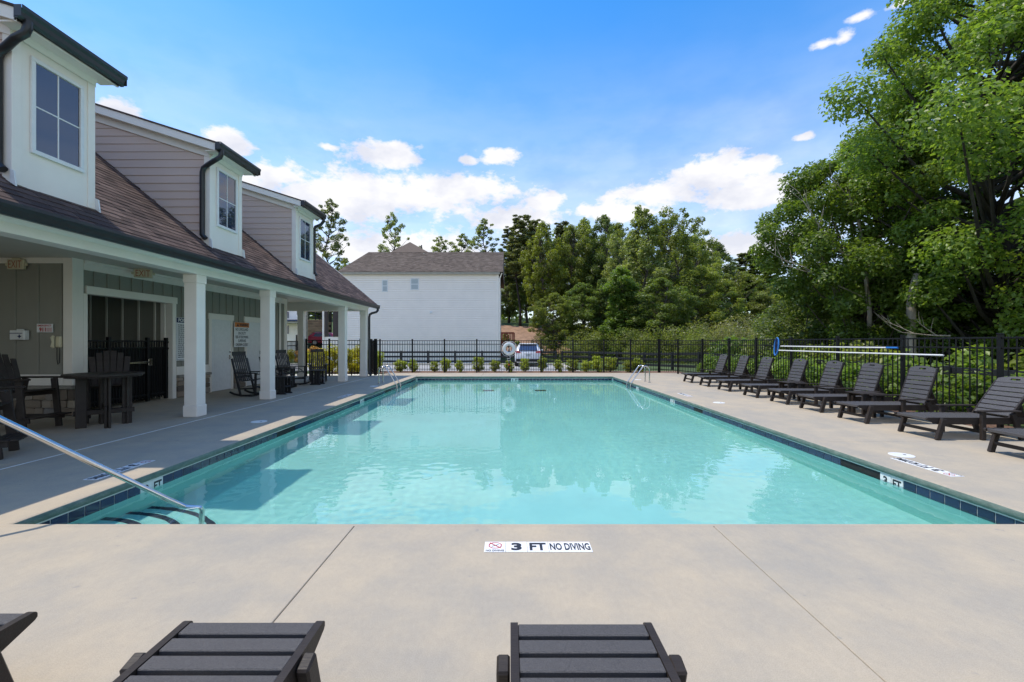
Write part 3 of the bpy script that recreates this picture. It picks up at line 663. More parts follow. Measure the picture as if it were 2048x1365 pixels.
# dormers
DP = .318; DX = -6.25; DZT = 5.37
def clip(poly, f):
    out = []
    for i in range(len(poly)):
        a, b = poly[i], poly[(i + 1) % len(poly)]; fa, fb = f(a), f(b)
        if fa >= 0: out.append(a)
        if fa * fb < 0: t = fa / (fa - fb); out.append((a[0] + (b[0] - a[0]) * t, a[1] + (b[1] - a[1]) * t))
    return out
mroof = lambda x: EZ + (EX - x) * PIT
droof = lambda x: DZT + .06 + (DX - x) * DP
xb = -(((DZT + .06 + DX * DP) - EZ - EX * PIT) / (PIT - DP)) if False else (EZ + EX * PIT - DZT - .06 - DX * DP) / (PIT - DP)
for i, (a, b) in enumerate(DORM):
    nm = ('nearest', 'middle', 'farthest')[i]
    poly = [(DX, mroof(DX) - .1), (DX, droof(DX)), (xb - .1, droof(xb - .1))]
    dm = put('dormer', MB().prism(poly, a + .012, b - .012, lambda p, q, d: (p, d, q)), MT['taupe'], club, label=nm + ' shed dormer with white front and taupe siding')
    # lap siding boards on both cheeks
    z = 3.3; e = .163
    while z < 8:
        bd = [(DX - .06, z), (DX - .06, z + e + .02), (-12, z + e + .02), (-12, z)]
        bd = clip(bd, lambda q: q[1] - mroof(q[0]) + .02); bd = clip(bd, lambda q: droof(q[0]) - .02 - q[1]) if len(bd) > 2 else bd
        if len(bd) > 2:
            for sg, yf in ((-1, a + .012), (1, b - .012)):
                dep = lambda zz: .005 + .014 * max(0, (z + e + .02 - zz)) / (e + .02)
                n = len(bd); vs = [(p, yf, q) for p, q in bd] + [(p, yf + sg * dep(q), q) for p, q in bd]
                put('siding_board', MB().add(vs, [tuple(range(n)), tuple(range(n, 2 * n))] + [(k, (k + 1) % n, n + (k + 1) % n, n + k) for k in range(n)]), MT['taupe'], dm)
        z += e
    # white front with window
    fx = DX
    put('front_panel', MB().cbox(fx, fx + .02, a, b, mroof(fx) - .05, DZT + .02, .003), WT, dm)
    put('corner_board', MB().cbox(fx - .09, fx + .034, a - .022, a + .09, mroof(fx) - .03, DZT, .004), WT, dm)
    put('corner_board', MB().cbox(fx - .09, fx + .034, b - .09, b + .022, mroof(fx) - .03, DZT, .004), WT, dm)
    wa, wb, wz0, wz1 = a + .245, b - .215, 3.98, 5.13
    fr = .055
    put('window_frame', MB().cbox(fx + .02, fx + .05, wa - fr, wb + fr, wz1, wz1 + fr, .004).cbox(fx + .02, fx + .055, wa - fr, wb + fr, wz0 - fr, wz0, .004).cbox(fx + .02, fx + .05, wa - fr, wa, wz0, wz1, .004).cbox(fx + .02, fx + .05, wb, wb + fr, wz0, wz1, .004), MT['white_plastic'], dm)
    ym, zm = (wa + wb) / 2, (wz0 + wz1) / 2
    for (p, q) in ((wa, ym), (ym, wb)):
        for (r, s) in ((wz0, zm), (zm, wz1)):
            put('pane', MB().box(fx + .022, fx + .028, p + .007, q - .007, r + .007, s - .007), MT['glass'], dm)
    put('muntin', MB().cbox(fx + .02, fx + .034, ym - .009, ym + .009, wz0, wz1, .002).cbox(fx + .02, fx + .033, wa, wb, zm - .009, zm + .009, .002), MT['white_plastic'], dm)
    # shed roof, rake boards, soffit, gutter
    ya, yb = a - .19, b + .14; gx = -5.97
    rf = lambda x: DZT + .17 + (gx - x) * DP
    poly = [(gx, rf(gx)), (gx, rf(gx) - .03), (xb - 1.0, rf(xb - 1.0) - .03), (xb - 1.0, rf(xb - 1.0))]
    put('dormer_roof', MB().prism(poly, ya - .02, yb + .02, lambda p, q, d: (p, d, q)), MT['shingle'], dm)
    xe = xb - .4
    for yy, sg in ((ya, 1), (yb, -1)):
        put('rake_board', MB().prism([(gx, rf(gx) - .032), (gx, rf(gx) - .185), (xe, rf(xe) - .185), (xe, rf(xe) - .032)], yy, yy + sg * .03, lambda p, q, d: (p, d, q)), WT, dm)
        yw = a - .001 if sg == 1 else b + .001
        put('frieze_board', MB().prism([(DX + .03, rf(DX + .03) - .16), (DX + .03, rf(DX + .03) - .33), (xe, rf(xe) - .33), (xe, rf(xe) - .16)], yw - sg * .035, yw, lambda p, q, d: (p, d, q)), WT, dm)
        put('soffit', MB().prism([(gx, rf(gx) - .16), (gx, rf(gx) - .18), (xe, rf(xe) - .18), (xe, rf(xe) - .16)], yy + sg * .03, yw, lambda p, q, d: (p, d, q)), WT, dm)
    put('eave_board', MB().cbox(DX + .03, gx, ya + .03, yb - .03, DZT - .005, DZT + .02, .003).cbox(gx - .03, gx, ya, yb, DZT - .02, rf(gx) - .031, .003), WT, dm)
    put('bed_mould', MB().prism([(DX + .034, DZT - .07), (DX + .05, DZT - .07), (DX + .09, DZT - .006), (DX + .034, DZT - .006)], a + .0, b, lambda p, q, d: (p, d, q)), WT, dm)
    gutter(dm, gx + 5.845, rf(gx) - 3.095, ya - .03, yb + .03)
    gz_ = rf(gx) - .16
    if i < 2:
        pts = [(gx + .05, ya + .08, gz_ + .02), (gx + .05, ya + .08, gz_ - .05), (gx + .03, ya + .07, gz_ - .13), (gx - .08, ya + .06, gz_ - .2), (gx - .24, a - .08, gz_ - .26), (gx - .34, a - .075, gz_ - .33), (gx - .37, a - .07, gz_ - .42), (gx - .37, a - .07, 3.85), (gx - .37, a - .07, 3.68), (gx - .3, a - .07, 3.6)]
    else:
        pts = [(gx + .05, yb - .06, gz_ + .02), (gx + .05, yb - .06, gz_ - .08), (gx - .05, yb - .03, gz_ - .18), (gx - .2, b + .06, gz_ - .26), (gx - .24, b + .07, gz_ - .35), (gx - .24, b + .07, 3.7), (gx - .17, b + .07, 3.58)]
    put('downspout', MB().tube(pts, .048, 10), MT['gutter'], dm, True)
    for yy in (a - .03, b + .03): put('kickout_flashing', MB().prism([(DX + .03, mroof(DX + .03) + .0), (DX + .03, mroof(DX) + .14), (DX + .075, mroof(DX) + .12), (DX + .10, mroof(DX + .10) + .01)], yy - .01, yy + .01, lambda p, q, d: (p, d, q)), MT['white_plastic'], dm)
# corner downspout at the far end
put('downspout', MB().tube([(-5.79, 19.05, 2.95), (-5.79, 19.05, 2.86), (-5.83, 18.98, 2.78), (-5.98, 18.85, 2.72), (-6.06, 18.80, 2.66), (-6.08, 18.78, 2.55), (-6.08, 18.78, .2), (-6.06, 18.76, .1), (-5.98, 18.72, .06)], .052, 10), MT['gutter'], club, True)
# ceiling light strip under the porch
put('ceiling_light', MB().cbox(-8.1, -7.98, 5.4, 6.7, CZ - .07, CZ - .001, .01), MT['white_plastic'], club)
# ------------------------------------------------------------------ passage gate with push bar
pg = empty('passage_gate', (-8.86, O0, 0), 'black metal gate with steel push bar closing the passage', 'gate')
gx_ = -8.86; gm = MT['black']
for y in (O0 + .05, O0 + .62, O1 - .62, O1 - .05): put('post', MB().cbox(gx_ - .035, gx_ + .035, y - .035, y + .035, .02, 1.58, .005), gm, pg)
for z in (.18, 1.33, 1.49): put('rail', MB().cbox(gx_ - .016, gx_ + .016, O0 + .09, O1 - .09, z - .018, z + .018, .003), gm, pg)
pkm = MB().cbox(-.0095, .0095, -.0095, .0095, .08, 1.49, .002).mesh('picket', gm)
y = O0 + .13
while y < O1 - .1: inst('picket', pkm, pg, (gx_, y, 0)); y += .075
put('mesh_panel', MB().box(gx_ - .03, gx_ - .026, O0 + .09, O1 - .09, .1, 1.32), gm, pg)
put('push_bar', MB().cbox(gx_ + .06, gx_ + .10, O1 - 1.35, O1 - .62, .96, 1.0, .008).cbox(gx_ + .02, gx_ + .10, O1 - .70, O1 - .58, .90, 1.06, .01), MT['steel'], pg)
for z in (1.28, 1.44): put('hinge', MB().cbox(gx_ - .01, gx_ + .05, O1 - .09, O1 - .01, z, z + .05, .006), gm, pg)
# ------------------------------------------------------------------ things on the walls
def exit_sign(c, facing, label):
    root = empty('exit_sign', c, label, 'exit sign'); c = Vector(c); f = Vector(facing); r = Vector((0, 0, 1)).cross(f); up = Vector((0, 0, 1))
    M = Matrix(((r.x, f.x, 0, c.x), (r.y, f.y, 0, c.y), (0, 0, 1, c.z), (0, 0, 0, 1)))
    put('housing', MB().cbox(-.17, .17, 0, .06, -.10, .10, .012, M).cbox(-.08, .08, .005, .05, .10, .125, .004, M), MT['cream_plastic'], root)
    lettering(root, 'EXIT', c + f * .06, r, up, .26, .145, MT['exit_red'], .0)
    for s in (-1, 1): put('emergency_lamp', MB().cbox(s * .17, s * .215, .012, .05, -.03, .03, .01, M), MT['cream_plastic'], root)
exit_sign((-9.80, WY - .03, CZ - .14), (0, -1, 0), 'cream exit sign with red letters above the emergency phone wall')
exit_sign((-8.42, 10.0, CZ - .11), Vector((.45, -.9, 0)).normalized(), 'cream exit sign with faded letters above the passage opening')
s = empty('emergency_sign', (-9.27, WY, 1.75), 'white emergency 911 sign with red lettering on the porch wall', 'sign')
put('board', MB().cbox(-9.43, -9.11, WY - .034, WY - .024, 1.66, 1.83, .002), MT['marker_white'], s)
lettering(s, 'EMERGENCY', (-9.27, WY - .034, 1.795), (1, 0, 0), (0, 0, 1), .27, .035, MT['ink_red'])
lettering(s, '911', (-9.31, WY - .034, 1.715), (1, 0, 0), (0, 0, 1), .13, .085, MT['ink_red'], .04)
for k in range(4): put('text_line', MB().box(-9.235, -9.125, WY - .037, WY - .0345, 1.74 - k * .02, 1.747 - k * .02), MT['ink_red'], s)
s = empty('first_aid_box', (-9.72, WY, 1.6), 'white first aid box with dark cross on the porch wall', 'first aid box')
put('case', MB().cbox(-9.88, -9.58, WY - .12, WY - .022, 1.51, 1.70, .012), MT['white_plastic'], s)
put('carry_handle', MB().cbox(-9.77, -9.65, WY - .09, WY - .05, 1.70, 1.725, .005), MT['white_plastic'], s)
put('band', MB().box(-9.87, -9.62, WY - .1235, WY - .1205, 1.635, 1.648), MT['ink_blue'], s)
put('cross', MB().box(-9.71, -9.64, WY - .1235, WY - .1205, 1.570, 1.590).box(-9.685, -9.665, WY - .126, WY - .124, 1.545, 1.615), MT['ink_blue'], s)
s = empty('wall_phone', (-8.99, WY, 1.45), 'cream corded telephone hanging on the porch wall', 'telephone')
put('base_plate', MB().cbox(-9.03, -8.93, WY - .07, WY - .012, 1.36, 1.58, .015), MT['cream_plastic'], s)
put('handset', MB().tube([(-9.04, WY - .09, 1.36), (-9.04, WY - .11, 1.38), (-9.035, WY - .10, 1.47), (-9.04, WY - .11, 1.56), (-9.04, WY - .09, 1.58)], [.026, .03, .02, .03, .026], 10), MT['cream_plastic'], s, True)
put('cord', MB().tube([(-9.02, WY - .04, 1.36), (-9.02, WY - .04, 1.12), (-9.0, WY - .04, 1.02), (-8.97, WY - .04, 1.05), (-8.965, WY - .04, 1.36)], .006, 6), MT['rubber'], s, True)
# pool rules board, partly behind the column
sx = WX + .045; s = empty('pool_rules_sign', (sx, 11.70, 1.6), 'tall white pool rules sign with navy header behind the first column', 'sign')
put('board', MB().cbox(sx - .02, sx, 11.345, 12.095, .98, 2.12, .003), MT['marker_white'], s)
put('header', MB().box(sx + .001, sx + .004, 11.355, 12.085, 1.98, 2.11), MT['ink_blue'], s)
lettering(s, 'POOL', (sx + .004, 11.575, 2.045), (0, 1, 0), (0, 0, 1), .33, .095, MT['marker_white'], .03)
put('border', MB().box(sx + .0005, sx + .003, 11.365, 11.372, 1.0, 1.97).box(sx + .0005, sx + .003, 11.375, 12.075, 1.0, 1.008), MT['ink_blue'], s)
random.seed(8)
for k in range(17):
    z = 1.93 - k * .053; u = 11.41
    while u < 12.02:
        w = random.uniform(.03, .09)
        if u + w > 12.04 or (k % 4 == 3 and u > 11.69): break
        put('text_line', MB().box(sx + .0005, sx + .003, u, u + w, z - .024, z), MT['ink'], s) ; u += w + .018
ly = 14.04; sx = WX + .10; s = empty('lifeguard_sign', (sx, ly, 1.8), 'white warning sign with orange header reading no lifeguard on duty', 'sign')
put('board', MB().cbox(sx - .02, sx, ly - .38, ly + .38, 1.31, 2.10, .003), MT['marker_white'], s)
put('header', MB().box(sx + .001, sx + .004, ly - .375, ly + .375, 1.945, 2.095), MT['orange'], s)
put('alert_triangle', MB().prism([(ly - .27, 1.97), (ly - .17, 1.97), (ly - .22, 2.07)], sx + .0045, sx + .006, lambda p, q, d: (d, p, q)), MT['ink'], s)
lettering(s, 'WARNING', (sx + .004, ly + .09, 2.02), (0, 1, 0), (0, 0, 1), .46, .085, MT['ink'], .03)
for k, (t, w) in enumerate((('NO LIFEGUARD', .66), ('ON DUTY', .40), ('RISK OF DROWNING', .66), ('SUPERVISE', .40), ('CHILDREN CLOSELY', .66))):
    lettering(s, t, (sx, ly, 1.875 - k * .122), (0, 1, 0), (0, 0, 1), w, .09, MT['ink'], .012)
# ------------------------------------------------------------------ furniture
PO, PS, PB = MT['poly'], MT['poly_seat'], MT['poly_black']
def make_lounger(ang, name='lounge_chair'):
    root = bpy.data.objects.new(name, None); COL.objects.link(root); OFF[root.name] = Vector((0, 0, 0)); root.empty_display_size = .2
    # local: foot at x=0, head towards +x, width along y
    W = .27; ZS = .315; HB = 1.20
    for s in (-1, 1):
        put('side_rail', MB().prism([(-.022, ZS - .012), (-.022, ZS + .003), (-.016, ZS + .011), (-.006, ZS + .0145), (1.62, ZS + .0145), (1.62, ZS - .085), (.15, ZS - .085), (-.012, ZS - .022)], s * W - .015, s * W + .015, lambda p, q, d: (p, d, q)), PO, root)
        put('leg', MB().bar((.105, s * (W + .041), 0), (.20, s * (W + .041), ZS + .005), .048, .075, .008, (1, 0, 0)), PO, root)
        put('leg', MB().cbox(.745, .815, s * (W + .017), s * (W + .065), 0, .425, .008), PO, root)
        put('leg', MB().bar((1.36, s * (W + .041), .01), (1.22, s * (W + .041), .40), .05, .07, .006), PO, root)
        put('armrest', MB().cbox(.72, 1.30, s * (W + .05) - .045, s * (W + .05) + .045, .425, .447, .008), PO, root)
    put('stretcher', MB().cbox(.12, .16, -W - .021, W + .021, .10, .145, .005), PO, root)
    put('stretcher', MB().cbox(.76, .80, -W - .021, W + .021, .10, .145, .005), PO, root)
    n = 13; p = 1.21 / n
    sl = MB().cbox(-.0345, .0345, -W + .0153, W - .0153, -.028, .012, .004).mesh('seat_slat', PS)
    for k in range(n): inst('seat_slat', sl, root, (-.018 + (k + .5) * p, 0, ZS))
    M = Matrix.Translation((HB + .02, 0, ZS)) @ Matrix.Rotation(-ang, 4, 'Y')
    for s in (-1, 1): put('back_rail', MB().cbox(0, .73, s * (W - .045) - .018, s * (W - .045) + .018, -.055, -.014, .005, M), PO, root)
    for s in (-1, 1): put('back_edge', MB().cbox(-.01, .66, s * (W - .009) - .011, s * (W - .009) + .011, -.03, .014, .004, M), PO, root)
    n = 7; p = .60 / n
    bs = MB().cbox(-.037, .037, -W + .021, W - .021, -.012, .012, .004).mesh('back_slat', PS)
    for k in range(n):
        q = M @ Vector((.03 + (k + .5) * p, 0, 0)); inst('back_slat', bs, root, q, (0, -ang, 0))
    # arched headboard with a hand slot
    m = MB(); NN = 20; outer = []
    for k in range(NN + 1):
        t = k / NN; y = -W + .02 + (2 * W - .04) * t; outer.append((.70 + .045 * math.sin(math.pi * t) ** .8, y))
    for z in (-.012, .012):
        pass
    hw, h0, h1 = .065, .672, .70
    ys = [q[1] for q in outer]
    vs = []; fs = []
    def col(y, x0, x1):
        b = len(vs)
        for x, z in ((x0, -.012), (x1, -.012), (x1, .012), (x0, .012)): vs.append(M @ Vector((x, y, z)))
        return b
    def strip(cols):
        for a, b in zip(cols, cols[1:]):
            for k in range(4): fs.append((a + k, a + (k + 1) % 4, b + (k + 1) % 4, b + k))
        fs.append(tuple(cols[0] + k for k in range(4))); fs.append(tuple(cols[-1] + k for k in (3, 2, 1, 0)))
    low = .628
    L1 = [q for q in outer if q[1] <= -hw]; R1 = [q for q in outer if q[1] >= hw]; Md = [q for q in outer if -hw - .03 < q[1] < hw + .03]
    ex = lambda y: .70 + .045 * math.sin(math.pi * (y + W - .02) / (2 * W - .04)) ** .8
    strip([col(q[1], low, q[0]) for q in L1] + [col(-hw, low, ex(-hw))]); strip([col(hw, low, ex(hw))] + [col(q[1], low, q[0]) for q in R1])
    mid = np.linspace(-hw, hw, 7)
    strip([col(y, low, .675) for y in mid]); strip([col(y, .675 + .03, ex(y)) for y in mid])
    put('headboard', MB().add(vs, fs), PS, root)
    put('prop_strut', MB().bar(M @ Vector((.42, 0, -.04)), (HB + .40, 0, ZS - .05), .30, .03, .005), PO, root)
    return root
L8 = make_lounger(R(54)); LU = make_lounger(R(71))
spots = [(6.40, 15.62, 71), (6.40, 14.27, 71), (6.37, 12.86, 71), (6.37, 11.41, 71), (6.38, 10.18, 71), (6.35, 9.03, 71), (6.28, 7.80, 71), (6.28, 6.50, 54), (6.30, 5.18, 54)]
rowlab = ['farthest', 'second farthest', 'third farthest', 'fourth farthest', 'fifth farthest', 'sixth farthest', 'third nearest', 'second nearest', 'nearest']
used = {}
GRP = 'brown lounge chairs along the right fence'
for i, (x, y, a) in enumerate(spots):
    src = LU if a == 71 else L8; o = src if src not in used else copy_tree(src); used[src] = 1
    o.location = (x, y + .31, 0); random.seed(i); o.rotation_euler.z = R(random.uniform(-1.5, 1.5))
    tag(o, f'dark brown slatted lounge chair, {rowlab[i]} in the row along the right fence', 'lounge chair', GRP)
for i, (x, y, lab) in enumerate(((-1.043, 1.78, 'dark brown lounge chair at the bottom edge, left of the pool marker tiles'), (.287, 1.77, 'dark brown lounge chair at the bottom edge, directly below the pool marker tiles'), (-2.285, 1.84, 'dark brown lounge chair cut off at the bottom left corner'))):
    o = copy_tree(L8); o.location = (x, y - .02, 0); o.rotation_euler.z = -R(90); tag(o, lab, 'lounge chair', 'lounge chairs in the foreground')
# small side tables between loungers
def side_table(x, y, label, s=.46, h=.46, mat=PO):
    root = empty('side_table', (x, y, 0), label, 'side table')
    for k in range(5): put('top_slat', MB().cbox(x - s / 2 + k * s / 5 + .004, x - s / 2 + (k + 1) * s / 5 - .004, y - s / 2, y + s / 2, h - .025, h, .004), mat, root)
    for a in (-1, 1):
        for b in (-1, 1): put('leg', MB().cbox(x + a * (s / 2 - .05) - .03, x + a * (s / 2 - .05) + .03, y + b * (s / 2 - .05) - .02, y + b * (s / 2 - .05) + .02, 0, h - .026, .005), mat, root)
    for q in (-1, 1): put('apron', MB().cbox(x - s / 2 + .04, x + s / 2 - .04, y + q * (s / 2 - .038) - .01, y + q * (s / 2 - .038) + .01, h - .09, h - .027, .004), mat, root)
side_table(7.16, 11.06, 'small dark side table between the fourth and fifth farthest loungers')
side_table(7.12, 8.72, 'small dark side table between the sixth farthest and third nearest loungers')
# porch side tables with fan-shaped slatted sides
def slat_table(x, y, label, s=.46, h=.50):
    root = empty('porch_side_table', (x, y, 0), label, 'side table', 'porch side tables')
    for k in range(5): put('top_slat', MB().cbox(x - s / 2, x + s / 2, y - s / 2 + k * s / 5 + .003, y - s / 2 + (k + 1) * s / 5 - .003, h - .028, h, .005), PB, root)
    for b in (-1, 1):
        for k in range(3): u = x + (k - 1) * .10; put('leg_slat', MB().cbox(u - .043, u + .043, y + b * .17 - .012, y + b * .17 + .012, .06, h - .029, .004), PB, root)
        put('foot', MB().prism([(x - .19, 0), (x + .19, 0), (x + .17, .035), (x + .13, .06), (x - .13, .06), (x - .17, .035)], y + b * .17 - .02, y + b * .17 + .02, lambda p, q, d: (p, d, q)), PB, root)
    put('shelf', MB().cbox(x - .16, x + .16, y - .155, y + .155, .2, .225, .004), PB, root)
slat_table(-6.45, 12.35, 'low black side table just right of the second column')
slat_table(-6.68, 15.1, 'low black side table left of the third column')
# rocking chairs
def make_rocker():
    root = bpy.data.objects.new('rocking_chair', None); COL.objects.link(root); OFF[root.name] = Vector((0, 0, 0))
    W = .27      # faces +x
    for s in (-1, 1):
        y = s * W; pts = [(-.52, y, .11), (-.38, y, .055), (-.18, y, .025), (.02, y, .02), (.22, y, .04), (.40, y, .085)]
        m = MB()
        for a, b in zip(pts, pts[1:]): m.bar(a, b, .035, .05, .004)
        put('rocker', m, PB, root)
        put('front_leg', MB().bar((.24, y, .06), (.25, y, .62), .045, .05, .005), PB, root)
        put('back_post', MB().bar((-.20, y, .04), (-.46, y, 1.02), .042, .05, .005), PB, root)
        put('armrest', MB().cbox(-.36, .31, y - .05 + s * .02, y + .05 + s * .02, .62, .645, .008), PB, root)
        arc = [(.20, y, .42), (.10, y, .52), (-.02, y, .57), (-.14, y, .55), (-.22, y, .45)]
        put('side_brace', MB().tube(arc, .012, 6), PB, root, True)
        put('side_stretcher', MB().bar((-.22, y, .20), (.25, y, .22), .03, .035, .003), PB, root)
    for k in range(6): x = -.22 + k * .087; put('seat_slat', MB().cbox(x, x + .08, -W + .02, W - .02, .40 + .012 * k, .42 + .012 * k, .005), PB, root)
    put('front_stretcher', MB().cbox(.23, .265, -W, W, .24, .28, .004), PB, root)
    for k in range(7):
        y = -.21 + k * .07; put('back_slat', MB().bar((-.265, y, .40), (-.465, y, 1.13), .042, .018, .003), PB, root)
    put('headrest', MB().bar((-.475, -W + .03, 1.15), (-.475, W - .03, 1.15), .035, .11, .008), PB, root)
    put('back_rail', MB().bar((-.30, -W, .52), (-.30, W, .52), .025, .06, .005), PB, root)
    return root
rk = make_rocker()
for i, (x, y, rz, lab) in enumerate(((-7.05, 12.0, -8, 'black rocking chair beside the lifeguard sign, left of the second column'), (-7.15, 13.5, -5, 'black rocking chair mostly hidden behind the second column'),
                                     (-7.35, 14.75, -12, 'black rocking chair seen side-on near the end of the wall'), (-7.15, 16.2, -62, 'black rocking chair facing the pool deck in front of the porch fence'))):
    o = rk if i == 0 else copy_tree(rk); o.location = (x, y, 0); o.rotation_euler.z = R(rz); tag(o, lab, 'rocking chair', 'rocking chairs on the porch')
# counter-height fan-back chairs and table
def make_tall_chair():
    root = bpy.data.objects.new('counter_chair', None); COL.objects.link(root); OFF[root.name] = Vector((0, 0, 0))
    W = .29; ZS = .62      # faces +x
    for s in (-1, 1):
        y = s * W
        put('front_leg', MB().bar((.33, y, 0), (.25, y, .84), .04, .10, .006), PO, root)
        put('rear_leg', MB().bar((-.40, y, 0), (-.22, y, .84), .04, .10, .006), PO, root)
        put('armrest', MB().cbox(-.36, .42, y - .06 + s * .03, y + .06 + s * .03, .84, .868, .01), PO, root)
        put('seat_support', MB().bar((-.30, y, ZS - .06), (.29, y, ZS - .01), .03, .09, .005), PO, root)
        put('side_stretcher', MB().bar((-.36, y, .18), (.42, y, .18), .03, .07, .005), PO, root)
    for k in range(5): x = -.24 + k * .108; put('seat_slat', MB().cbox(x, x + .10, -W + .02, W - .02, ZS - .01 + .008 * k, ZS + .014 + .008 * k, .006), PO, root)
    for k in range(3): x = .26 + k * .09; put('footrest_slat', MB().cbox(x, x + .08, -W - .03, W + .03, .216, .24, .005), PO, root)
    for k in range(6):
        t = (k - 2.5) / 2.5; y0 = t * .21; y1 = t * .262; top = 1.30 - .12 * t * t
        a = Vector((-.20, y0, ZS - .04)); b = Vector((-.20 - .24 * (top - ZS) / .66, y1, top)); put('back_slat', MB().bar(a, b, .092, .022, .008, (1, 0, .3)), PO, root)
    put('back_rail', MB().bar((-.285, -.24, .80), (-.285, .24, .80), .03, .07, .005), PO, root)
    put('back_rail', MB().bar((-.40, -.25, 1.08), (-.40, .25, 1.08), .025, .06, .005), PO, root)
    return root
tc_ = make_tall_chair()
for i, (x, y, rz, lab) in enumerate(((-7.62, 8.28, -48, 'dark counter-height fan-back chair behind the round table, in front of the gate'), (-8.2, 7.30, 3, 'dark counter-height fan-back chair facing right, left of the round table'), (-6.80, 5.45, 35, 'dark counter-height chair cut off by the left edge of the picture'))):
    o = tc_ if i == 0 else copy_tree(tc_); o.location = (x, y, 0); o.rotation_euler.z = R(rz); tag(o, lab, 'chair', 'counter-height chairs on the porch')
def bar_table(x, y, r=.54, h=.92):
    root = empty('round_bar_table', (x, y, 0), 'round dark brown counter-height table on the porch', 'table')
    n = 9; w = 2 * r / n
    for k in range(n):
        a = -r + k * w + .003; b = a + w - .006; poly = []
        ch = lambda u: math.sqrt(max(0.0004, r * r - u * u))
        us = np.linspace(a, b, 5); poly = [(u, ch(u)) for u in us] + [(u, -ch(u)) for u in us[::-1]]
        put('top_plank', MB().prism([(x + p, y + q) for p, q in poly], h - .03, h, lambda p, q, d: (p, q, d)), PO, root)
    put('top_ring', MB().lathe([(r - .10, h - .06), (r - .03, h - .06), (r - .02, h - .032), (r - .10, h - .032)], (x, y, 0), 28), PO, root)
    for k in range(4):
        a = R(45 + 90 * k + 8); c = Vector((x + .30 * math.cos(a), y + .30 * math.sin(a), 0)); M = Matrix.Translation(c) @ Matrix.Rotation(a, 4, 'Z')
        put('leg', MB().cbox(-.07, .07, -.018, .018, 0, h - .061, .006, M).cbox(-.018, .018, -.06, -.0185, 0, h - .062, .006, M), PO, root)
    put('lower_brace', MB().bar((x - .28, y - .28, .25), (x + .28, y + .28, .25), .03, .08, .004).bar((x - .28, y + .28, .335), (x + .28, y - .28, .335), .03, .08, .004), PO, root)
bar_table(-7.1, 7.62)
# ------------------------------------------------------------------ pool rails, lids, markers
ST = MT['steel']
def arc3(c, r, a0, a1, ex, ez, n=8): return [Vector(c) + Vector(ex) * (r * math.cos(a0 + (a1 - a0) * k / n)) + Vector(ez) * (r * math.sin(a0 + (a1 - a0) * k / n)) for k in range(n + 1)]
def ladder(xd, xw, y, sg, label):       # sg: direction to water along x
    root = empty('pool_ladder', (xd, y, 0), label, 'pool ladder'); h = .60
    for dy in (-.25, .25):
        r = .16; pts = [Vector((xd, y + dy, 0)), Vector((xd, y + dy, h - r))] + arc3((xd + sg * r, y + dy, h - r), r, math.pi, math.pi * .32, (sg, 0, 0), (0, 0, 1))
        e = pts[-1]; wx = xw + sg * .06; pts += [e.lerp(Vector((wx - sg * .02, y + dy, .02)), .5), Vector((wx - sg * .02, y + dy, .02)), Vector((wx + sg * .03, y + dy, -.06)), Vector((wx + sg * .04, y + dy, -.2)), Vector((wx + sg * .04, y + dy, -.85))]
        put('rail', MB().tube(pts, .021, 10), ST, root, True)
        put('flange', MB().lathe([(.05, .0), (.05, .012), (.03, .022), (.023, .022)], (xd, y + dy, .0), 14), ST, root, True)
    for z in (-.25, -.5, -.75): put('tread', MB().cbox(wx + sg * .0, wx + sg * .08, y - .24, y + .24, z - .015, z + .015, .005), MT['white_plastic'], root)
ladder(-4.60, PX0, 15.5, 1, 'stainless steel ladder rails on the left side of the pool')
ladder(5.05, PX1, 16.0, -1, 'stainless steel ladder rails on the right side of the pool')
hr = empty('stair_handrail', (-4.75, 2.85, 0), 'long stainless steel handrail slanting into the pool steps', 'handrail')
a = Vector((-4.42, 3.17, 1.245)) ; b = Vector((-3.24, 4.31, -.165)); a = b + (Vector((-4.09, 3.49, .85)) - b) * 1.12
dr_ = (b - a).normalized()
pts = [Vector((-4.52, 3.08, 0)), Vector((-4.52, 3.08, .70)), Vector((-4.48, 3.11, .85)), Vector((-4.38, 3.21, .975))] + [a.lerp(b, t) for t in (.06, .3, .6, .92)]
e = b + Vector((.03, .03, -.015)); pts += [b.lerp(e, .5), e + Vector((.12, .0, -.01)), e + Vector((.17, -.04, -.06)), e + Vector((.19, -.08, -.2)), e + Vector((.2, -.1, -.70))]
put('rail', MB().tube(pts, .024, 12), ST, hr, True)
put('flange', MB().lathe([(.055, 0), (.055, .012), (.03, .024), (.025, .024)], (-4.52, 3.08, 0), 16), ST, hr, True)
def lid(px, py, lab):
    d = FPX * CAM_H / (py - 685); x = PX(px, d); r = .135
    root = empty('skimmer_cover', (x, d, 0), lab, 'skimmer lid', 'round white skimmer lids in the deck')
    put('disc', MB().lathe([(r, .0005), (r, .005), (r - .006, .007), (0, .007)], (x, d, 0), 28), MT['white_plastic'], root)
    put('finger_hole', MB().lathe([(.018, .0072), (.018, .0085), (0, .0085)], (x + .04, d, 0), 12), MT['ink'], root)
lid(1803, 911, 'round white skimmer lid in the deck near the nearest right loungers')
lid(1438, 806, 'round white skimmer lid in the deck midway along the right side')
lid(1276, 760, 'round white skimmer lid beside the right pool ladder')
lid(518, 844, 'round white skimmer lid in the shade near the first column')
lid(748, 773, 'round white skimmer lid beside the left pool ladder')
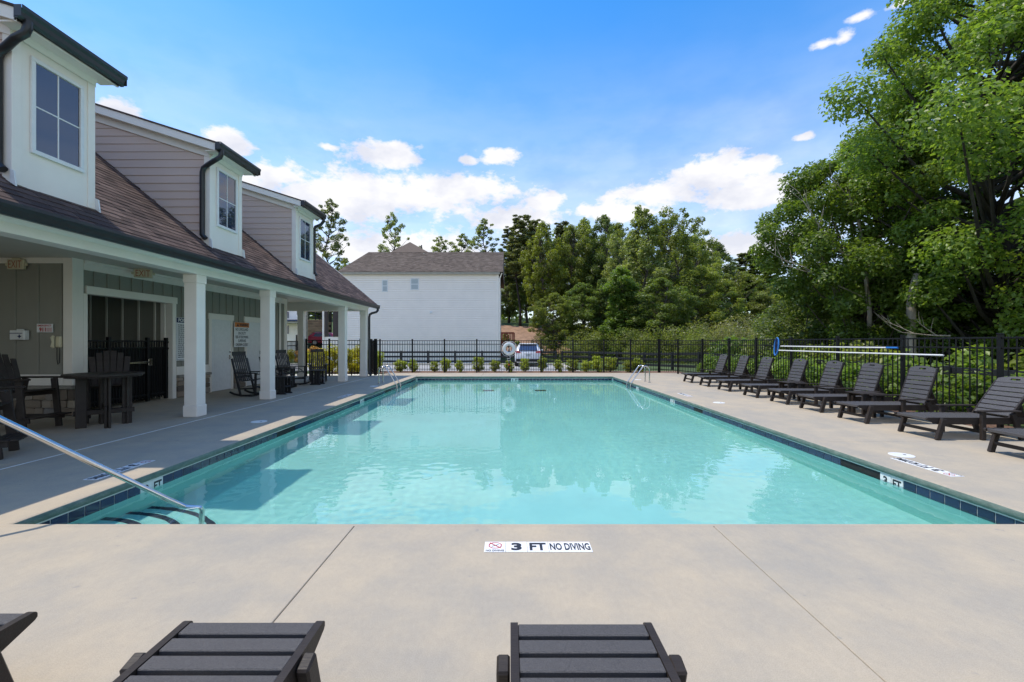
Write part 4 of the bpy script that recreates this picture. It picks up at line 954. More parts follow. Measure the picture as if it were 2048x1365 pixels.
def deck_marker(c, right, up, label, full=True):
    c = Vector((*c, 0)); r = Vector((*right, 0)); u = Vector((*up, 0)); root = empty('depth_marker', c, label, 'depth marker'); s = .1524
    def tile(x0, x1):
        m = MB(); q = lambda a, b, z: c + r * a + u * b + Vector((0, 0, z)); e = .0015
        m.add([q(x0 + e, -s / 2, 0.0005), q(x1 - e, -s / 2, .0005), q(x1 - e, s / 2, .0005), q(x0 + e, s / 2, .0005), q(x0 + e, -s / 2, .004), q(x1 - e, -s / 2, .004), q(x1 - e, s / 2, .004), q(x0 + e, s / 2, .004)], [(0, 3, 2, 1), (4, 5, 6, 7), (0, 1, 5, 4), (1, 2, 6, 5), (2, 3, 7, 6), (3, 0, 4, 7)])
        return put('tile', m, MT['marker_white'], root)
    tile(-.381, -.2286); tile(-.2286, -.0762); tile(-.0762, .0762); tile(.0762, .381)
    P = lambda a, b: c + r * a + u * b + Vector((0, 0, .004))
    lettering(root, '3', P(-.1524, 0), r, u, .075, .112, MT['ink'], .045, .002); lettering(root, 'FT', P(0, 0), r, u, .118, .112, MT['ink'], .035, .002)
    lettering(root, 'NO DIVING', P(.2286, 0), r, u, .285, .105, MT['ink'], .026, .002); lettering(root, 'NO DIVING', P(-.3048, -.058), r, u, .128, .024, MT['ink'], .02, .002)
    oc = [P(-.3048, .018) + r * (.048 * math.cos(R(22.5 + 45 * k)) * 1.05) + u * (.048 * math.sin(R(22.5 + 45 * k))) + Vector((0, 0, .002)) for k in range(8)]
    ic = [P(-.3048, .018) + (q - P(-.3048, .018)) * .86 for q in oc]
    for q in ic: q.z = oc[0].z
    m = MB().add(oc + ic, [(k, (k + 1) % 8, 8 + (k + 1) % 8, 8 + k) for k in range(8)])
    o0 = P(-.3048, .018) + Vector((0, 0, .0024)); dd = (r * -.7 + u * .7); pp = (r * .7 + u * .7) * .004
    m.add([o0 - dd * .058 - pp, o0 + dd * .058 - pp, o0 + dd * .058 + pp, o0 - dd * .058 + pp], [(0, 1, 2, 3)])
    put('prohibition_sign', m, MT['ink_red'], root)
    dd = (r * .8 + u * .5); pp = (r * -.5 + u * .8) * .003; o0 = o0 - Vector((0, 0, .001))
    put('diver_mark', MB().add([o0 - dd * .03 - pp, o0 + dd * .03 - pp, o0 + dd * .03 + pp, o0 - dd * .03 + pp], [(0, 1, 2, 3)]), MT['ink'], root)
deck_marker((PX(1075.5, 3.11), 3.105), (1, 0), (0, 1), 'row of white depth tiles reading 3 FT no diving in front of the pool')
deck_marker((4.87, 5.11), (0, 1), (-1, 0), 'depth marker tiles in the right deck near the nearest loungers')
deck_marker((4.87, 12.1), (0, 1), (-1, 0), 'depth marker tiles in the right deck level with the third farthest lounger')
deck_marker((-4.46, 5.0), (0, -1), (1, 0), 'depth marker tiles in the shaded left deck by the handrail')
deck_marker((-4.5, 11.9), (0, -1), (1, 0), 'depth marker tiles in the left deck past the second column')
# ------------------------------------------------------------------ life ring and pole set
lr = empty('life_ring', (-.05, 20.88, 1.15), 'white life ring with rope hanging on the far fence', 'life ring')
c = Vector((PX(1018, 20.88), 20.88, CAM_H - 13 / FPX * 20.88)); Rr, rr = .235, .085
m = MB(); NU, NV = 32, 10
m.v = [(c.x + (Rr + rr * math.cos(2 * math.pi * j / NV)) * math.cos(2 * math.pi * i / NU), c.y + rr * .7 * math.sin(2 * math.pi * j / NV), c.z + (Rr + rr * math.cos(2 * math.pi * j / NV)) * math.sin(2 * math.pi * i / NU)) for i in range(NU) for j in range(NV)]
m.f = [(i * NV + j, ((i + 1) % NU) * NV + j, ((i + 1) % NU) * NV + (j + 1) % NV, i * NV + (j + 1) % NV) for i in range(NU) for j in range(NV)]
put('ring', m, MT['white_plastic'], lr, True)
rp_ = []
for i in range(41):
    t = i / 40 * 2 * math.pi; rr2 = .335 + .05 * abs(math.sin(2 * t)); rp_.append(c + Vector((rr2 * math.cos(t), -.03, rr2 * math.sin(t))))
put('rope', MB().tube(rp_, .010, 6, False), MT['white_plastic'], lr, True)
random.seed(5); hp = [c + Vector((random.uniform(-.10, .10), -.07, .10 - i * .045 + random.uniform(-.05, .05))) for i in range(18)]
put('rope_coil', MB().tube(hp, .011, 6), MT['white_plastic'], lr, True)
put('throw_weight', MB().tube([c + Vector((0, -.06, -.72)), c + Vector((0, -.06, -.80))], .03, 8), MT['ink_red'], lr)
put('hook', MB().tube([c + Vector((0, .1, .2)), c + Vector((0, -.1, .17)), c + Vector((0, -.13, .22))], .012, 6), MT['black'], lr)
FXr = 8.22
def pole(d0, d1, z, mat, label, name, r=.016):
    root = empty(name, (FXr, d1, z), label, 'pool pole')
    put('shaft', MB().tube([(FXr, d0, z), (FXr, (d0 + d1) / 2, z - .005), (FXr, d1, z)], r, 8), mat, root, True)
    return root
p1 = pole(13.2, 9.35, 1.345, MT['white_plastic'], 'white pole with a blue skimmer net hung on the right fence', 'skimmer_pole')
put('grip', MB().tube([(FXr, 9.5, 1.345), (FXr, 9.22, 1.345)], .02, 8), MT['blue'], p1)
nc = Vector((FXr, 13.42, 1.33)); ng = [nc + Vector((.03 * math.sin(t), .10 * math.cos(t), .27 * math.sin(t))) for t in [2 * math.pi * k / 20 for k in range(21)]]
put('net_frame', MB().tube(ng, .022, 6, False), MT['blue'], p1, True)
nm = MB()
for k in range(-5, 6):
    u = k / 6; h = math.sqrt(1 - u * u)
    nm.bar(nc + Vector((0, .10 * u, -.27 * h)), nc + Vector((0, .10 * u, .27 * h)), .004, .004, 0); nm.bar(nc + Vector((.002, -.10 * h, .27 * u)), nc + Vector((.002, .10 * h, .27 * u)), .004, .004, 0)
put('net', nm, MT['ink_blue'], p1, kind='stuff')
pole(13.3, 8.25, 1.215, MT['white_plastic'], 'long plain white pole hung low on the right fence', 'rescue_pole', .017)
for y in (12.6, 9.3): pass
# ------------------------------------------------------------------ white neighbour house
HY = 35.0; HG = gz(-5, 35)
hx0, hx1 = PX(681, HY), PX(997, HY); hz1 = CAM_H + (685 - 549) / FPX * HY
house = empty('white_house', ((hx0 + hx1) / 2, HY, HG), 'white two-storey house with lap siding beyond the pool', 'house')
put('wall', MB().box(hx0, hx1, HY, HY + 10, HG - .2, hz1), MT['vinyl'], house)
e = .18; z = HG
while z < hz1 - .02:
    z2 = min(z + e - .03, hz1 - .01)
    put('siding_board', MB().add([(hx0, HY - .002, z), (hx1, HY - .002, z), (hx1, HY - .055, z), (hx0, HY - .055, z), (hx0, HY - .002, z2), (hx1, HY - .002, z2), (hx1, HY - .03, z2), (hx0, HY - .03, z2)], [(0, 1, 2, 3), (4, 7, 6, 5), (3, 2, 6, 7), (0, 4, 5, 1), (1, 5, 6, 2), (0, 3, 7, 4)]), MT['vinyl'], house); z += e
put('corner_board', MB().cbox(hx1 - .12, hx1 + .02, HY - .07, HY + .1, HG, hz1, .005), MT['vinyl'], house)
put('downspout', MB().tube([(hx1 + .28, HY - .1, hz1 + .1), (hx1 + .1, HY - .06, hz1 - .35), (hx1 + .1, HY - .06, HG + .1)], .05, 8), MT['vinyl'], house)
put('eave', MB().cbox(hx0 - .1, hx1 + .12, HY - .32, HY, hz1 - .02, hz1 + .16, .01), MT['kerb'], house)
def win(x0, x1, z0, z1):
    w = put('window', MB().cbox(x0 - .07, x1 + .07, HY - .075, HY - .01, z0 - .07, z1 + .07, .01), MT['white_plastic'], house)
    zm = (z0 + z1) / 2
    for a, b in ((z0, zm - .03), (zm + .03, z1)): put('pane', MB().box(x0, x1, HY - .082, HY - .077, a, b), MT['blind'], w)
for a, b, c, d in ((766, 774.5, 583, 562), (823, 836.5, 579, 559)): win(PX(a, HY), PX(b, HY), CAM_H + (685 - c) / FPX * HY, CAM_H + (685 - d) / FPX * HY)
put('vent', MB().cbox(PX(860, HY), PX(865, HY), HY - .10, HY - .02, CAM_H + (685 - 628) / FPX * HY, CAM_H + (685 - 623) / FPX * HY, .02), MT['white_plastic'], house)
rh = 2.72; rd = 5.2; ez = hz1 + .13; a0, a1 = hx0 - .15, hx1 + .35; hipx = .75
rf_ = MB().add([(a0, HY - .36, ez), (a1, HY - .36, ez), (a1, HY + rd, ez + rh), (a0 + hipx, HY + rd, ez + rh), (a1, HY + 2 * rd, ez), (a0, HY + 2 * rd, ez)], [(0, 1, 2, 3), (3, 2, 4, 5), (0, 3, 5), (1, 4, 2)])
hr_ = put('roof', rf_, MT['house_shingle'], house)
random.seed(21); fld = MB(); RW = 42
for r in range(RW):
    t0, t1 = r / RW, (r + 1.25) / RW; x = a0 + hipx * t0
    while x < a1:
        w = random.uniform(.2, .36); b = min(x + w - .01, a1)
        fld.add([(x, HY - .36 + (rd + .36) * t0, ez + rh * t0 + .035), (b, HY - .36 + (rd + .36) * t0, ez + rh * t0 + .035), (b, HY - .36 + (rd + .36) * min(1, t1), ez + rh * min(1, t1) + .012), (x, HY - .36 + (rd + .36) * min(1, t1), ez + rh * min(1, t1) + .012),
                 (x, HY - .36 + (rd + .36) * t0, ez + rh * t0 + .003), (b, HY - .36 + (rd + .36) * t0, ez + rh * t0 + .003)], [(0, 1, 2, 3), (4, 5, 1, 0)]); x += w
put('shingle_field', fld, MT['house_shingle'], hr_, kind='stuff')
pk = unproj(820, 484.5, HY + 7.2); zr = ez + rh
bl = unproj(782, 508, HY + 5.2); br = unproj(858, 508, HY + 5.2)
put('cross_gable', MB().add([(bl.x, HY + 5.0, zr - .05), (br.x, HY + 5.0, zr - .05), tuple(pk), (br.x + .6, HY + 11, zr - .3), (bl.x - .6, HY + 11, zr - .3)], [(0, 1, 2), (1, 3, 2), (3, 4, 2), (4, 0, 2)]), MT['house_shingle'], hr_)
for px, h in ((848, .5), (843, .9)):
    q = unproj(px, 512 if px == 848 else 500, HY + (4.6 if px == 848 else 7)); put('roof_vent_pipe', MB().tube([(q.x, q.y, q.z - .6), (q.x, q.y, q.z + h * .5)], .06, 8), MT['kerb' if px == 848 else 'gutter'], hr_)
# side porch of the house on its left
pxa, pxb = PX(646.5, HY), PX(682, HY)
put('porch_wall', MB().box(pxa, hx0 - .002, HY + .2, HY + .4, HG - .2, CAM_H + (685 - 674) / FPX * HY), MT['vinyl'], house)
for a, b in ((648, 653), (664, 675)): put('porch_post', MB().cbox(PX(a, HY), PX(b, HY), HY + .15, HY + .42, CAM_H + (685 - 674) / FPX * HY, 5.5, .02), MT['brown_post'], house)
put('porch_trim', MB().cbox(pxa - .12, pxa, HY + .1, HY + .4, HG, 5.5, .01), MT['vinyl'], house)
put('porch_roof', MB().box(pxa - .3, hx0 - .003, HY - .1, HY + 4, 5.5, 5.75), MT['vinyl'], house)
# red deck behind the house, right
rdk = empty('red_wood_deck', (PX(1010, 44), 44, gz(0, 44)), 'rust-red wooden deck with railing behind the white house', 'deck')
da, db = PX(1000, 44) - 1.2, PX(1028, 44); zd = CAM_H + (685 - 688) / FPX * 44; zt = CAM_H + (685 - 666) / FPX * 44
put('platform', MB().cbox(da, db, 44, 46.5, zd - .25, zd, .01), MT['red_deck'], rdk)
for z in (zt, zd + .12): put('rail', MB().cbox(da, db, 43.97, 44.09, z - .10, z + .06, .01), MT['red_deck'], rdk)
n = 16
for k in range(n + 1): x = da + (db - da) * k / n; put('baluster' if k % 8 else 'post', MB().cbox(x - (.045 if k % 8 else .08), x + (.045 if k % 8 else .08), 44.02, 44.07 if k % 8 else 44.12, zd - (0 if k % 8 else 1.6), zt, .005), MT['red_deck'], rdk)
# ------------------------------------------------------------------ cars
def make_car(name, label, paint, L=4.6, W=1.86, H=1.58):
    root = bpy.data.objects.new(name, None); COL.objects.link(root); OFF[root.name] = Vector((0, 0, 0)); tag(root, label, 'car')
    # local: rear at y=0 facing -y, length along +y; side profile stations (y, z_low, z_belt, z_top, halfwidth_belt, halfwidth_top)
    ST_ = [(0.0, .42, .92, .98, .80, .70), (.06, .30, 1.00, 1.06, .88, .74), (.28, .24, 1.02, 1.30, .91, .68), (.62, .24, 1.02, H - .05, .93, .66), (1.0, .24, 1.01, H, .93, .66), (2.0, .24, .99, H, .93, .67), (2.7, .24, .97, H - .06, .93, .66), (3.35, .24, .95, 1.12, .92, .74), (4.1, .26, .90, .97, .89, .72), (4.5, .32, .78, .82, .80, .62), (4.6, .42, .66, .68, .66, .5)]
    sec = []
    for (y, zl, zb, zt_, hb, ht) in ST_:
        p = [(0, zl), (hb * .8, zl), (hb * .97, zl + .12), (hb, (zl + zb) / 2), (hb * .985, zb), (ht + (hb - ht) * .35, zb + (zt_ - zb) * .6), (ht, zt_ - .05), (ht * .85, zt_), (0, zt_ + .012)]
        sec.append([(x, y, z) for x, z in p] + [(-x, y, z) for x, z in p[-2:0:-1]])
    n = len(sec[0]); vs = [q for s in sec for q in s]; fs = []
    for i in range(len(sec) - 1):
        for k in range(n): fs.append((i * n + k, i * n + (k + 1) % n, (i + 1) * n + (k + 1) % n, (i + 1) * n + k))
    fs.append(tuple(range(n))); fs.append(tuple((len(sec) - 1) * n + k for k in range(n)))
    put('body', MB().add(vs, fs), paint, root, True)
    g = MB().add([(-.62, .035, 1.09), (.62, .035, 1.09), (.56, .50, H - .13), (-.56, .50, H - .13)], [(0, 1, 2, 3)])
    gv = [Vector(q) for q in g.v]; nn = Vector((0, -.7, .35)).normalized(); g = MB().add([q - nn * -.03 for q in gv] + [q - nn * .05 for q in gv], [(0, 1, 2, 3), (4, 7, 6, 5), (0, 4, 5, 1), (1, 5, 6, 2), (2, 6, 7, 3), (3, 7, 4, 0)])
    put('rear_window', g, MT['glass'], root)
    put('rear_spoiler', MB().cbox(-.62, .62, .40, .80, H - .065, H - .02, .015), paint, root)
    for s in (-1, 1):
        put('tail_light', MB().add([(s * .48, -.03, .93), (s * .84, -.03, .95), (s * .90, .0, 1.09), (s * .58, -.02, 1.06), (s * .48, .09, .93), (s * .86, .16, .95), (s * .93, .34, 1.09), (s * .58, .12, 1.06)], [(0, 1, 2, 3), (4, 7, 6, 5), (0, 4, 5, 1), (1, 5, 6, 2), (2, 6, 7, 3), (3, 7, 4, 0)]), MT['tail_red'], root)
        for y in (.95, 3.7):
            w = put('wheel', MB().tube([(s * .70, y, .33), (s * .93, y, .33)], .33, 20), MT['rubber'], root); put('rim', MB().tube([(s * .925, y, .33), (s * .94, y, .33)], .22, 14), MT['steel'], w)
        put('roof_rail', MB().tube([(s * .60, .8, H + .0), (s * .60, .9, H + .05), (s * .60, 2.4, H + .05), (s * .60, 2.5, H)], .018, 6), MT['gutter'], root)
        put('side_window', MB().add([(s * .90, .75, 1.06), (s * .91, 3.0, 1.04), (s * .71, 2.5, H - .12), (s * .71, .95, H - .10)], [(0, 1, 2, 3)]), MT['glass'], root)
        put('wing_mirror', MB().cbox(s * .92, s * 1.06, 2.95, 3.08, 1.0, 1.13, .03), paint, root)
    put('bumper', MB().cbox(-.82, .82, -.05, .12, .34, .54, .04), MT['rubber'], root)
    put('licence_plate', MB().cbox(-.16, .16, -.012, .02, .70, .84, .006), MT['blind'], root)
    put('plate_recess', MB().cbox(-.30, .30, -.006, .03, .85, .88, .006), MT['rubber'], root)
    return root
car = make_car('parked_car', 'white crossover car parked facing away beyond the far fence', MT['car_white'])
car.location = (PX(1056, 29.5), 29.3, gz(1, 29.5) + .03); car.rotation_euler.z = R(-3)
rc = make_car('parked_car', 'red car seen through the porch in front of the brown retaining wall', MT['car_red'])
rc.location = (PX(620, 49), 49.0, gz(-21, 49) + .03); rc.rotation_euler.z = R(-88); rc.scale = (.92, .92, .92)
# ------------------------------------------------------------------ what shows through the porch
rw = empty('retaining_wall', (-20.5, 52, gz(-20, 52)), 'tan block retaining wall seen between the porch columns', 'wall')
wz0 = gz(-21, 50) - .2; random.seed(6); wa, wb = PX(612, 52), PX(650, 52); row = 0; z = wz0; top = CAM_H + (685 - 640) / FPX * 52
while z < top:
    x = wa - (row % 2) * .35
    while x < wb: put('block', MB().cbox(x, x + .69, 52 + row * .02, 52.4 + row * .02, z, z + .29, .02), MT['block'], rw); x += .70
    z += .30; row += 1
fr_ = empty('rail_fence', (-21, 52.6, top), 'black three-rail fence on top of the tan retaining wall', 'fence')
for k in range(4): x = wa + k * .8; put('post', MB().cbox(x - .06, x + .06, 52.7, 52.8, top - .1, top + 1.15 - k * .12, .01), MT['poly_black'], fr_)
for h in (.35, .7, 1.05): put('rail', MB().bar((wa, 52.66, top + h), (wa + 2.5, 52.66, top + h - .38), .04, .12, .005), MT['poly_black'], fr_)
th = empty('townhouse', (-22, 44, gz(-22, 44)), 'pale townhouse with navy porch roof seen through the rear porch', 'house')
ta, tb = PX(540, 44), PX(607.5, 44); tg = gz(-22, 44)
qx = PX(611, 50); put('wall', MB().prism([(ta, 44), (tb, 44), (qx, 50), (qx - 8, 50)], tg - .3, tg + 9, lambda p, q, d: (p, q, d)), MT['vinyl'], th)
put('stone_corner', MB().cbox(tb, PX(615, 44), 43.9, 44.12, tg - .3, tg + 9, .03), MT['stone_cap'], th)
zn = CAM_H + (685 - 643.5) / FPX * 43
put('porch_roof', MB().cbox(ta, tb + .1, 42.6, 43.99, zn, zn + .2, .02), MT['navy_roof'], th); put('porch_fascia', MB().cbox(ta, tb + .05, 42.7, 43.99, zn - .16, zn - .002, .01), MT['kerb'], th)
for px in (574, 604): put('porch_post', MB().cbox(PX(px, 43) - .07, PX(px, 43) + .07, 42.75, 42.9, tg, zn - .16, .01), MT['white_plastic'], th)
for (a, b, c, d) in ((573, 578, 668, 652), (573, 578, 637, 624), (602, 606, 672, 651)):
    put('window', MB().cbox(PX(a, 44), PX(b, 44), 43.95, 43.998, CAM_H + (685 - c) / FPX * 44, CAM_H + (685 - d) / FPX * 44, .01), MT['glass'], th)
mb = MB(); mb.cbox(PX(592, 44), PX(600, 44), 43.94, 43.999, tg, tg + 2.1, .01); put('door', mb, MT['brown_post'], th)
# ------------------------------------------------------------------ vegetation
RNG = np.random.default_rng(7)
def leaf_mesh(name, C, Nn, S, mat, asp=.62, fold=.25):
    """C centres (n,3), Nn normals (n,3), S sizes (n): folded diamond leaves"""
    n = len(C); Nn = Nn / np.linalg.norm(Nn, axis=1, keepdims=True); r = RNG.normal(size=(n, 3)); t = np.cross(Nn, r); t /= np.linalg.norm(t, axis=1, keepdims=True); b = np.cross(Nn, t)
    S = S[:, None]; tip = C + t * S * .5 - Nn * S * .06; base = C - t * S * .5; l = C + b * S * asp * .5 + Nn * S * fold * .3 - t * S * .08; rr = C - b * S * asp * .5 + Nn * S * fold * .3 - t * S * .08
    V = np.stack([base, l, tip, rr], 1).reshape(-1, 3); F = np.arange(n * 4).reshape(n, 4)
    tri = np.concatenate([F[:, [0, 1, 2]], F[:, [0, 2, 3]]], 1).reshape(-1, 3)
    me = bpy.data.meshes.new(name); me.vertices.add(len(V)); me.vertices.foreach_set('co', V.astype(np.float32).ravel())
    me.loops.add(len(tri) * 3); me.loops.foreach_set('vertex_index', tri.astype(np.int32).ravel()); me.polygons.add(len(tri)); me.polygons.foreach_set('loop_start', (np.arange(len(tri)) * 3).astype(np.int32))
    me.update(); me.validate(); me.materials.append(mat); return me
def clump_leaves(C, rad, per, size, flat=.75, up=.5, hollow=.55):
    P = []; N = []; S = []
    for c, r in zip(C, rad):
        n = int(per * (r / np.mean(rad)) ** 2); d = RNG.normal(size=(n, 3)); d /= np.linalg.norm(d, axis=1, keepdims=True)
        u = RNG.uniform(hollow ** 3, 1, n) ** (1 / 3); u *= RNG.uniform(.8, 1.15, n); q = d * (u * r)[:, None]; q[:, 2] *= flat
        nn = d * .65 + RNG.normal(size=(n, 3)) * .55; nn[:, 2] += up; P.append(c + q); N.append(nn); S.append(size * RNG.uniform(.65, 1.25, n))
    return np.concatenate(P), np.concatenate(N), np.concatenate(S)
def tree_parts(H, Rad, base, nclump, per, size, seed, shape='round', crad=.3, trunk=.02, flat=.75, hollow=.5, droop=0.0, lean=(0, 0)):
    """returns (wood MB, crown arrays). local base at 0"""
    rng = np.random.default_rng(seed); rnd = random.Random(seed); C = []; rad = []
    for i in range(nclump):
        t = ((i + .5) / nclump + rng.uniform(-.5, .5) / nclump); a = i * 2.39996 + rng.uniform(-.4, .4)
        if shape == 'round': pr = max(.12, math.sin(math.pi * min(1, (t * .93 + .05))) ** .75)
        elif shape == 'cone': pr = .15 + .85 * (1 - t) ** .8
        elif shape == 'pine': pr = (.35 + .65 * (1 - t)) * (.8 if i % 3 else 1.15)
        elif shape == 'column': pr = .75 + .25 * math.sin(t * 9) - .5 * t ** 4
        elif shape == 'vase': pr = .35 + .65 * math.sin(math.pi * (t * .8 + .1))
        r = Rad * pr * (rng.uniform(.25, 1) ** .55) * (1 - crad * .6) * (1 + .22 * math.sin(3 * a + 7 * t + seed) + .12 * math.sin(5 * a - 11 * t)); z = base + (H - base) * t
        C.append((r * math.cos(a) + lean[0] * t, r * math.sin(a) + lean[1] * t, z)); rad.append(Rad * crad * rng.uniform(.5, 1.35) * (.6 + .5 * pr))
    C = np.array(C); rad = np.array(rad); C[:, 2] -= rad * .5
    wood = MB(); tr = H * trunk; bend = [Vector((rnd.uniform(-1, 1) * Rad * .05 * k + lean[0] * k / 6, rnd.uniform(-1, 1) * Rad * .05 * k + lean[1] * k / 6, H * .9 * k / 6)) for k in range(7)]
    bend[0] = Vector((0, 0, -.3)); wood.tube(bend, [tr * 1.25] + [tr * (1 - .13 * k) for k in range(1, 7)], 8)
    def at(z):
        f = max(0, min(5.999, z / (H * .9) * 6)); i = int(f); return bend[i].lerp(bend[i + 1], f - i)
    for c, r in zip(C, rad):
        c = Vector(c); p = at(max(base * .6, c.z - (c - at(c.z)).length * .75)); m = p.lerp(c, .5) + Vector((0, 0, -.12 * (c - p).length + droop)); w = tr * .28
        wood.tube([p, p.lerp(m, .6), m, c], [w, w * .8, w * .6, w * .2], 5, False)
    return wood, C, rad
def make_tree(name, label, loc, mat, bark, H, Rad, base, nclump, per, size, seed, shape='round', group=None, cat='tree', **kw):
    fl = kw.pop('flat', .75); ho = kw.pop('hollow', .5); up = kw.pop('up', .9); extra = kw.pop('extra', None)
    root = empty(name, loc, label, cat, group); wood, C, rad = tree_parts(H, Rad, base, nclump, per, size, seed, shape, **kw)
    if extra is not None: C = np.concatenate([C, np.array([q[:3] for q in extra])]); rad = np.concatenate([rad, np.array([q[3] for q in extra])])
    tk = bpy.data.objects.new('trunk', wood.mesh('trunk', bark, smooth=2, fixn=False)); COL.objects.link(tk); tk.parent = root
    P, N, S = clump_leaves(C, rad, per, size, fl, up, ho); cr = bpy.data.objects.new('crown', leaf_mesh('crown', P, N, S, mat)); COL.objects.link(cr); cr.parent = root
    return root
def copy_tree_at(src, loc, sx, sz, rz, label, mat=None, group=None):
    o = copy_tree(src); o.location = loc; o.scale = (sx, sx, sz); o.rotation_euler.z = rz; tag(o, label)
    if group: o['group'] = group
    if mat:
        for ch in o.children:
            if ch.name.startswith('crown'): ch.material_slots[0].link = 'OBJECT'; ch.material_slots[0].material = mat
    return o
# ---- the big trees on the right, beyond the fence
make_tree('sweetgum_tree', 'tall dense green tree filling the upper right corner', (16.7, 14.6, gz(16, 14.6)), MT['leaf_big'], MT['dark_bark'], 16.0, 5.6, 1.6, 240, 480, .150, 31, 'round', crad=.142, trunk=.021, up=.6, hollow=.3)
make_tree('sweetgum_tree', 'broad green tree with dead bare limbs left of the tallest tree', (14.5, 17.6, gz(14.5, 17.6)), MT['leaf_big'], MT['bark'], 10.4, 3.7, 1.2, 160, 380, .145, 32, 'round', crad=.15, trunk=.016, up=.6, hollow=.3,
          extra=[(-4.2, -.3, 6.2, .55), (-3.9, .2, 5.2, .6), (-3.5, -.4, 7.0, .6), (-4.5, 0, 5.6, .35), (-3.2, 0, 4.2, .8), (-2.6, .2, 8.4, .8)])
make_tree('sweetgum_tree', 'dark green tree cut off by the right edge of the picture', (20.5, 16.5, gz(20.5, 16.5)), MT['leaf_big'], MT['dark_bark'], 15, 5.5, 1.5, 150, 380, .17, 33, 'round', crad=.155, trunk=.02, hollow=.3)
make_tree('understory_tree', 'low leafy tree under the tall trees behind the net pole', (13.2, 19.5, gz(13.2, 19.5)), MT['leaf_dark'], MT['bark'], 4.4, 2.2, .4, 40, 420, .13, 34, 'round', crad=.3, trunk=.015)
make_tree('understory_tree', 'low leafy tree behind the nearest right fence posts', (16.5, 19.5, gz(16, 19.5)), MT['leaf_dark'], MT['dark_bark'], 6.0, 3.4, .4, 46, 480, .145, 35, 'round', crad=.3, trunk=.015)
# dead limbs and a broken snag
random.seed(17)
def twig(mb, p, d, l, r, depth):
    p = Vector(p); d = Vector(d).normalized(); pts = [p]; 
    for k in range(4): d = (d + Vector((random.uniform(-.16, .16), random.uniform(-.16, .16), random.uniform(-.05, .16)))).normalized(); pts.append(pts[-1] + d * (l / 4))
    mb.tube(pts, [r, r * .85, r * .7, r * .55, r * .3], 6, False)
    if depth:
        for k in (1, 2, 3, 4):
            if random.random() < .85: twig(mb, pts[k], d + Vector((random.uniform(-.9, .9), random.uniform(-.5, .5), random.uniform(-.1, .7))), l * .55, r * .5, depth - 1)
dl = empty('dead_tree', (13.5, 16.4, gz(13.5, 16)), 'bleached bare dead branches in front of the broad tree', 'dead tree')
m = MB(); b0 = Vector((13.5, 16.4, gz(13.5, 16))); f1 = unproj(1722, 470, 16.4); m.tube([b0, b0.lerp(f1, .5) + Vector((.2, 0, 0)), f1], [.09, .075, .055], 8); twig(m, f1, (-.1, 0, 1), 2.0, .045, 2); twig(m, f1 + Vector((0, 0, .1)), (-.45, 0, .9), 1.8, .035, 2); twig(m, b0.lerp(f1, .78), (-.9, 0, .6), 2.9, .04, 2); twig(m, b0.lerp(f1, .6), (-1, -.1, .35), 2.6, .03, 2)
put('dead_limbs', m, MT['deadwood'], dl, 2)
sn = empty('broken_snag', (PX(1830, 15), 15, gz(14, 15)), 'pale broken tree trunk standing among the foliage at right', 'tree stump')
a = unproj(1833, 548, 15); b = unproj(1822, 610, 15); put('stump', MB().tube([(b.x, 15, gz(14, 15)), tuple(b), tuple(b.lerp(a, .5)), tuple(a)], [.15, .13, .13, .10], 9), MT['deadwood'], sn, 2)
lb = empty('fallen_branch', tuple(unproj(1840, 678, 12.5)), 'bare brown branch lying in the brush behind the right fence', 'branch'); m = MB(); twig(m, unproj(1900, 672, 14.0), (-1, 0, -.12), 1.5, .028, 2); put('limbs', m, MT['deadwood'], lb, 2)
# ---- brush and vines close behind the right fence: individual bushes
def bush_mesh(seed, n, size, R_, H_, mat, asp=.7, K=16, cr=(.28, .42)):
    rng = np.random.default_rng(seed); C = []; rad = []
    for i in range(K): a = rng.uniform(0, 6.28); r = R_ * .75 * rng.uniform(0, 1) ** .5; C.append((r * math.cos(a), r * math.sin(a), H_ * rng.uniform(.12, .85) * (1 - .35 * r / R_))); rad.append(R_ * rng.uniform(*cr))
    P, N, S = clump_leaves(np.array(C), np.array(rad), n // K, size, .85, .7, .5); P[:, 2] = np.abs(P[:, 2]) ; return leaf_mesh('foliage', P, N, S, mat, asp)
def stems(seed, R_, H_, n=7):
    rnd = random.Random(seed); m = MB()
    for k in range(n): a = rnd.uniform(0, 6.28); r = R_ * rnd.uniform(.2, .7); m.tube([(0, 0, -.05), (r * .4 * math.cos(a), r * .4 * math.sin(a), H_ * .4), (r * math.cos(a), r * math.sin(a), H_ * .85)], [.02, .013, .005], 5, False)
    return m.mesh('stem', MT['bark'], fixn=False)
vb = [bush_mesh(50 + k, 2600, .125, 1.05, 1.25, MT['leaf_vine']) for k in range(3)]; vs_ = [stems(60 + k, .8, 1.0) for k in range(3)]
def bush(name, label, me, st, loc, s, rz, group, cat='bush', mat=None):
    root = empty(name, loc, label, cat, group); root.scale = s; root.rotation_euler.z = rz
    for nm, q in (('foliage', me), ('stem', st)):
        o = bpy.data.objects.new(nm, q); COL.objects.link(o); o.parent = root
        if mat and nm == 'foliage': o.material_slots[0].link = 'OBJECT'; o.material_slots[0].material = mat
    return root
random.seed(9)
ys_ = [5.2, 6.6, 8.0, 9.3, 10.6, 11.9, 13.2, 14.5, 15.8, 17.1, 18.4, 19.8]
for k, y in enumerate(ys_):
    bush('vine_bush', f'bright green leafy vine bush, {ORD[k]} from the near end behind the right fence', vb[k % 3], vs_[k % 3], (9.45 + random.uniform(-.15, .2), y, gz(9.6, y) - .05), (1, 1, random.uniform(.85, 1.1)), random.uniform(0, 6), 'vine bushes behind the right fence')
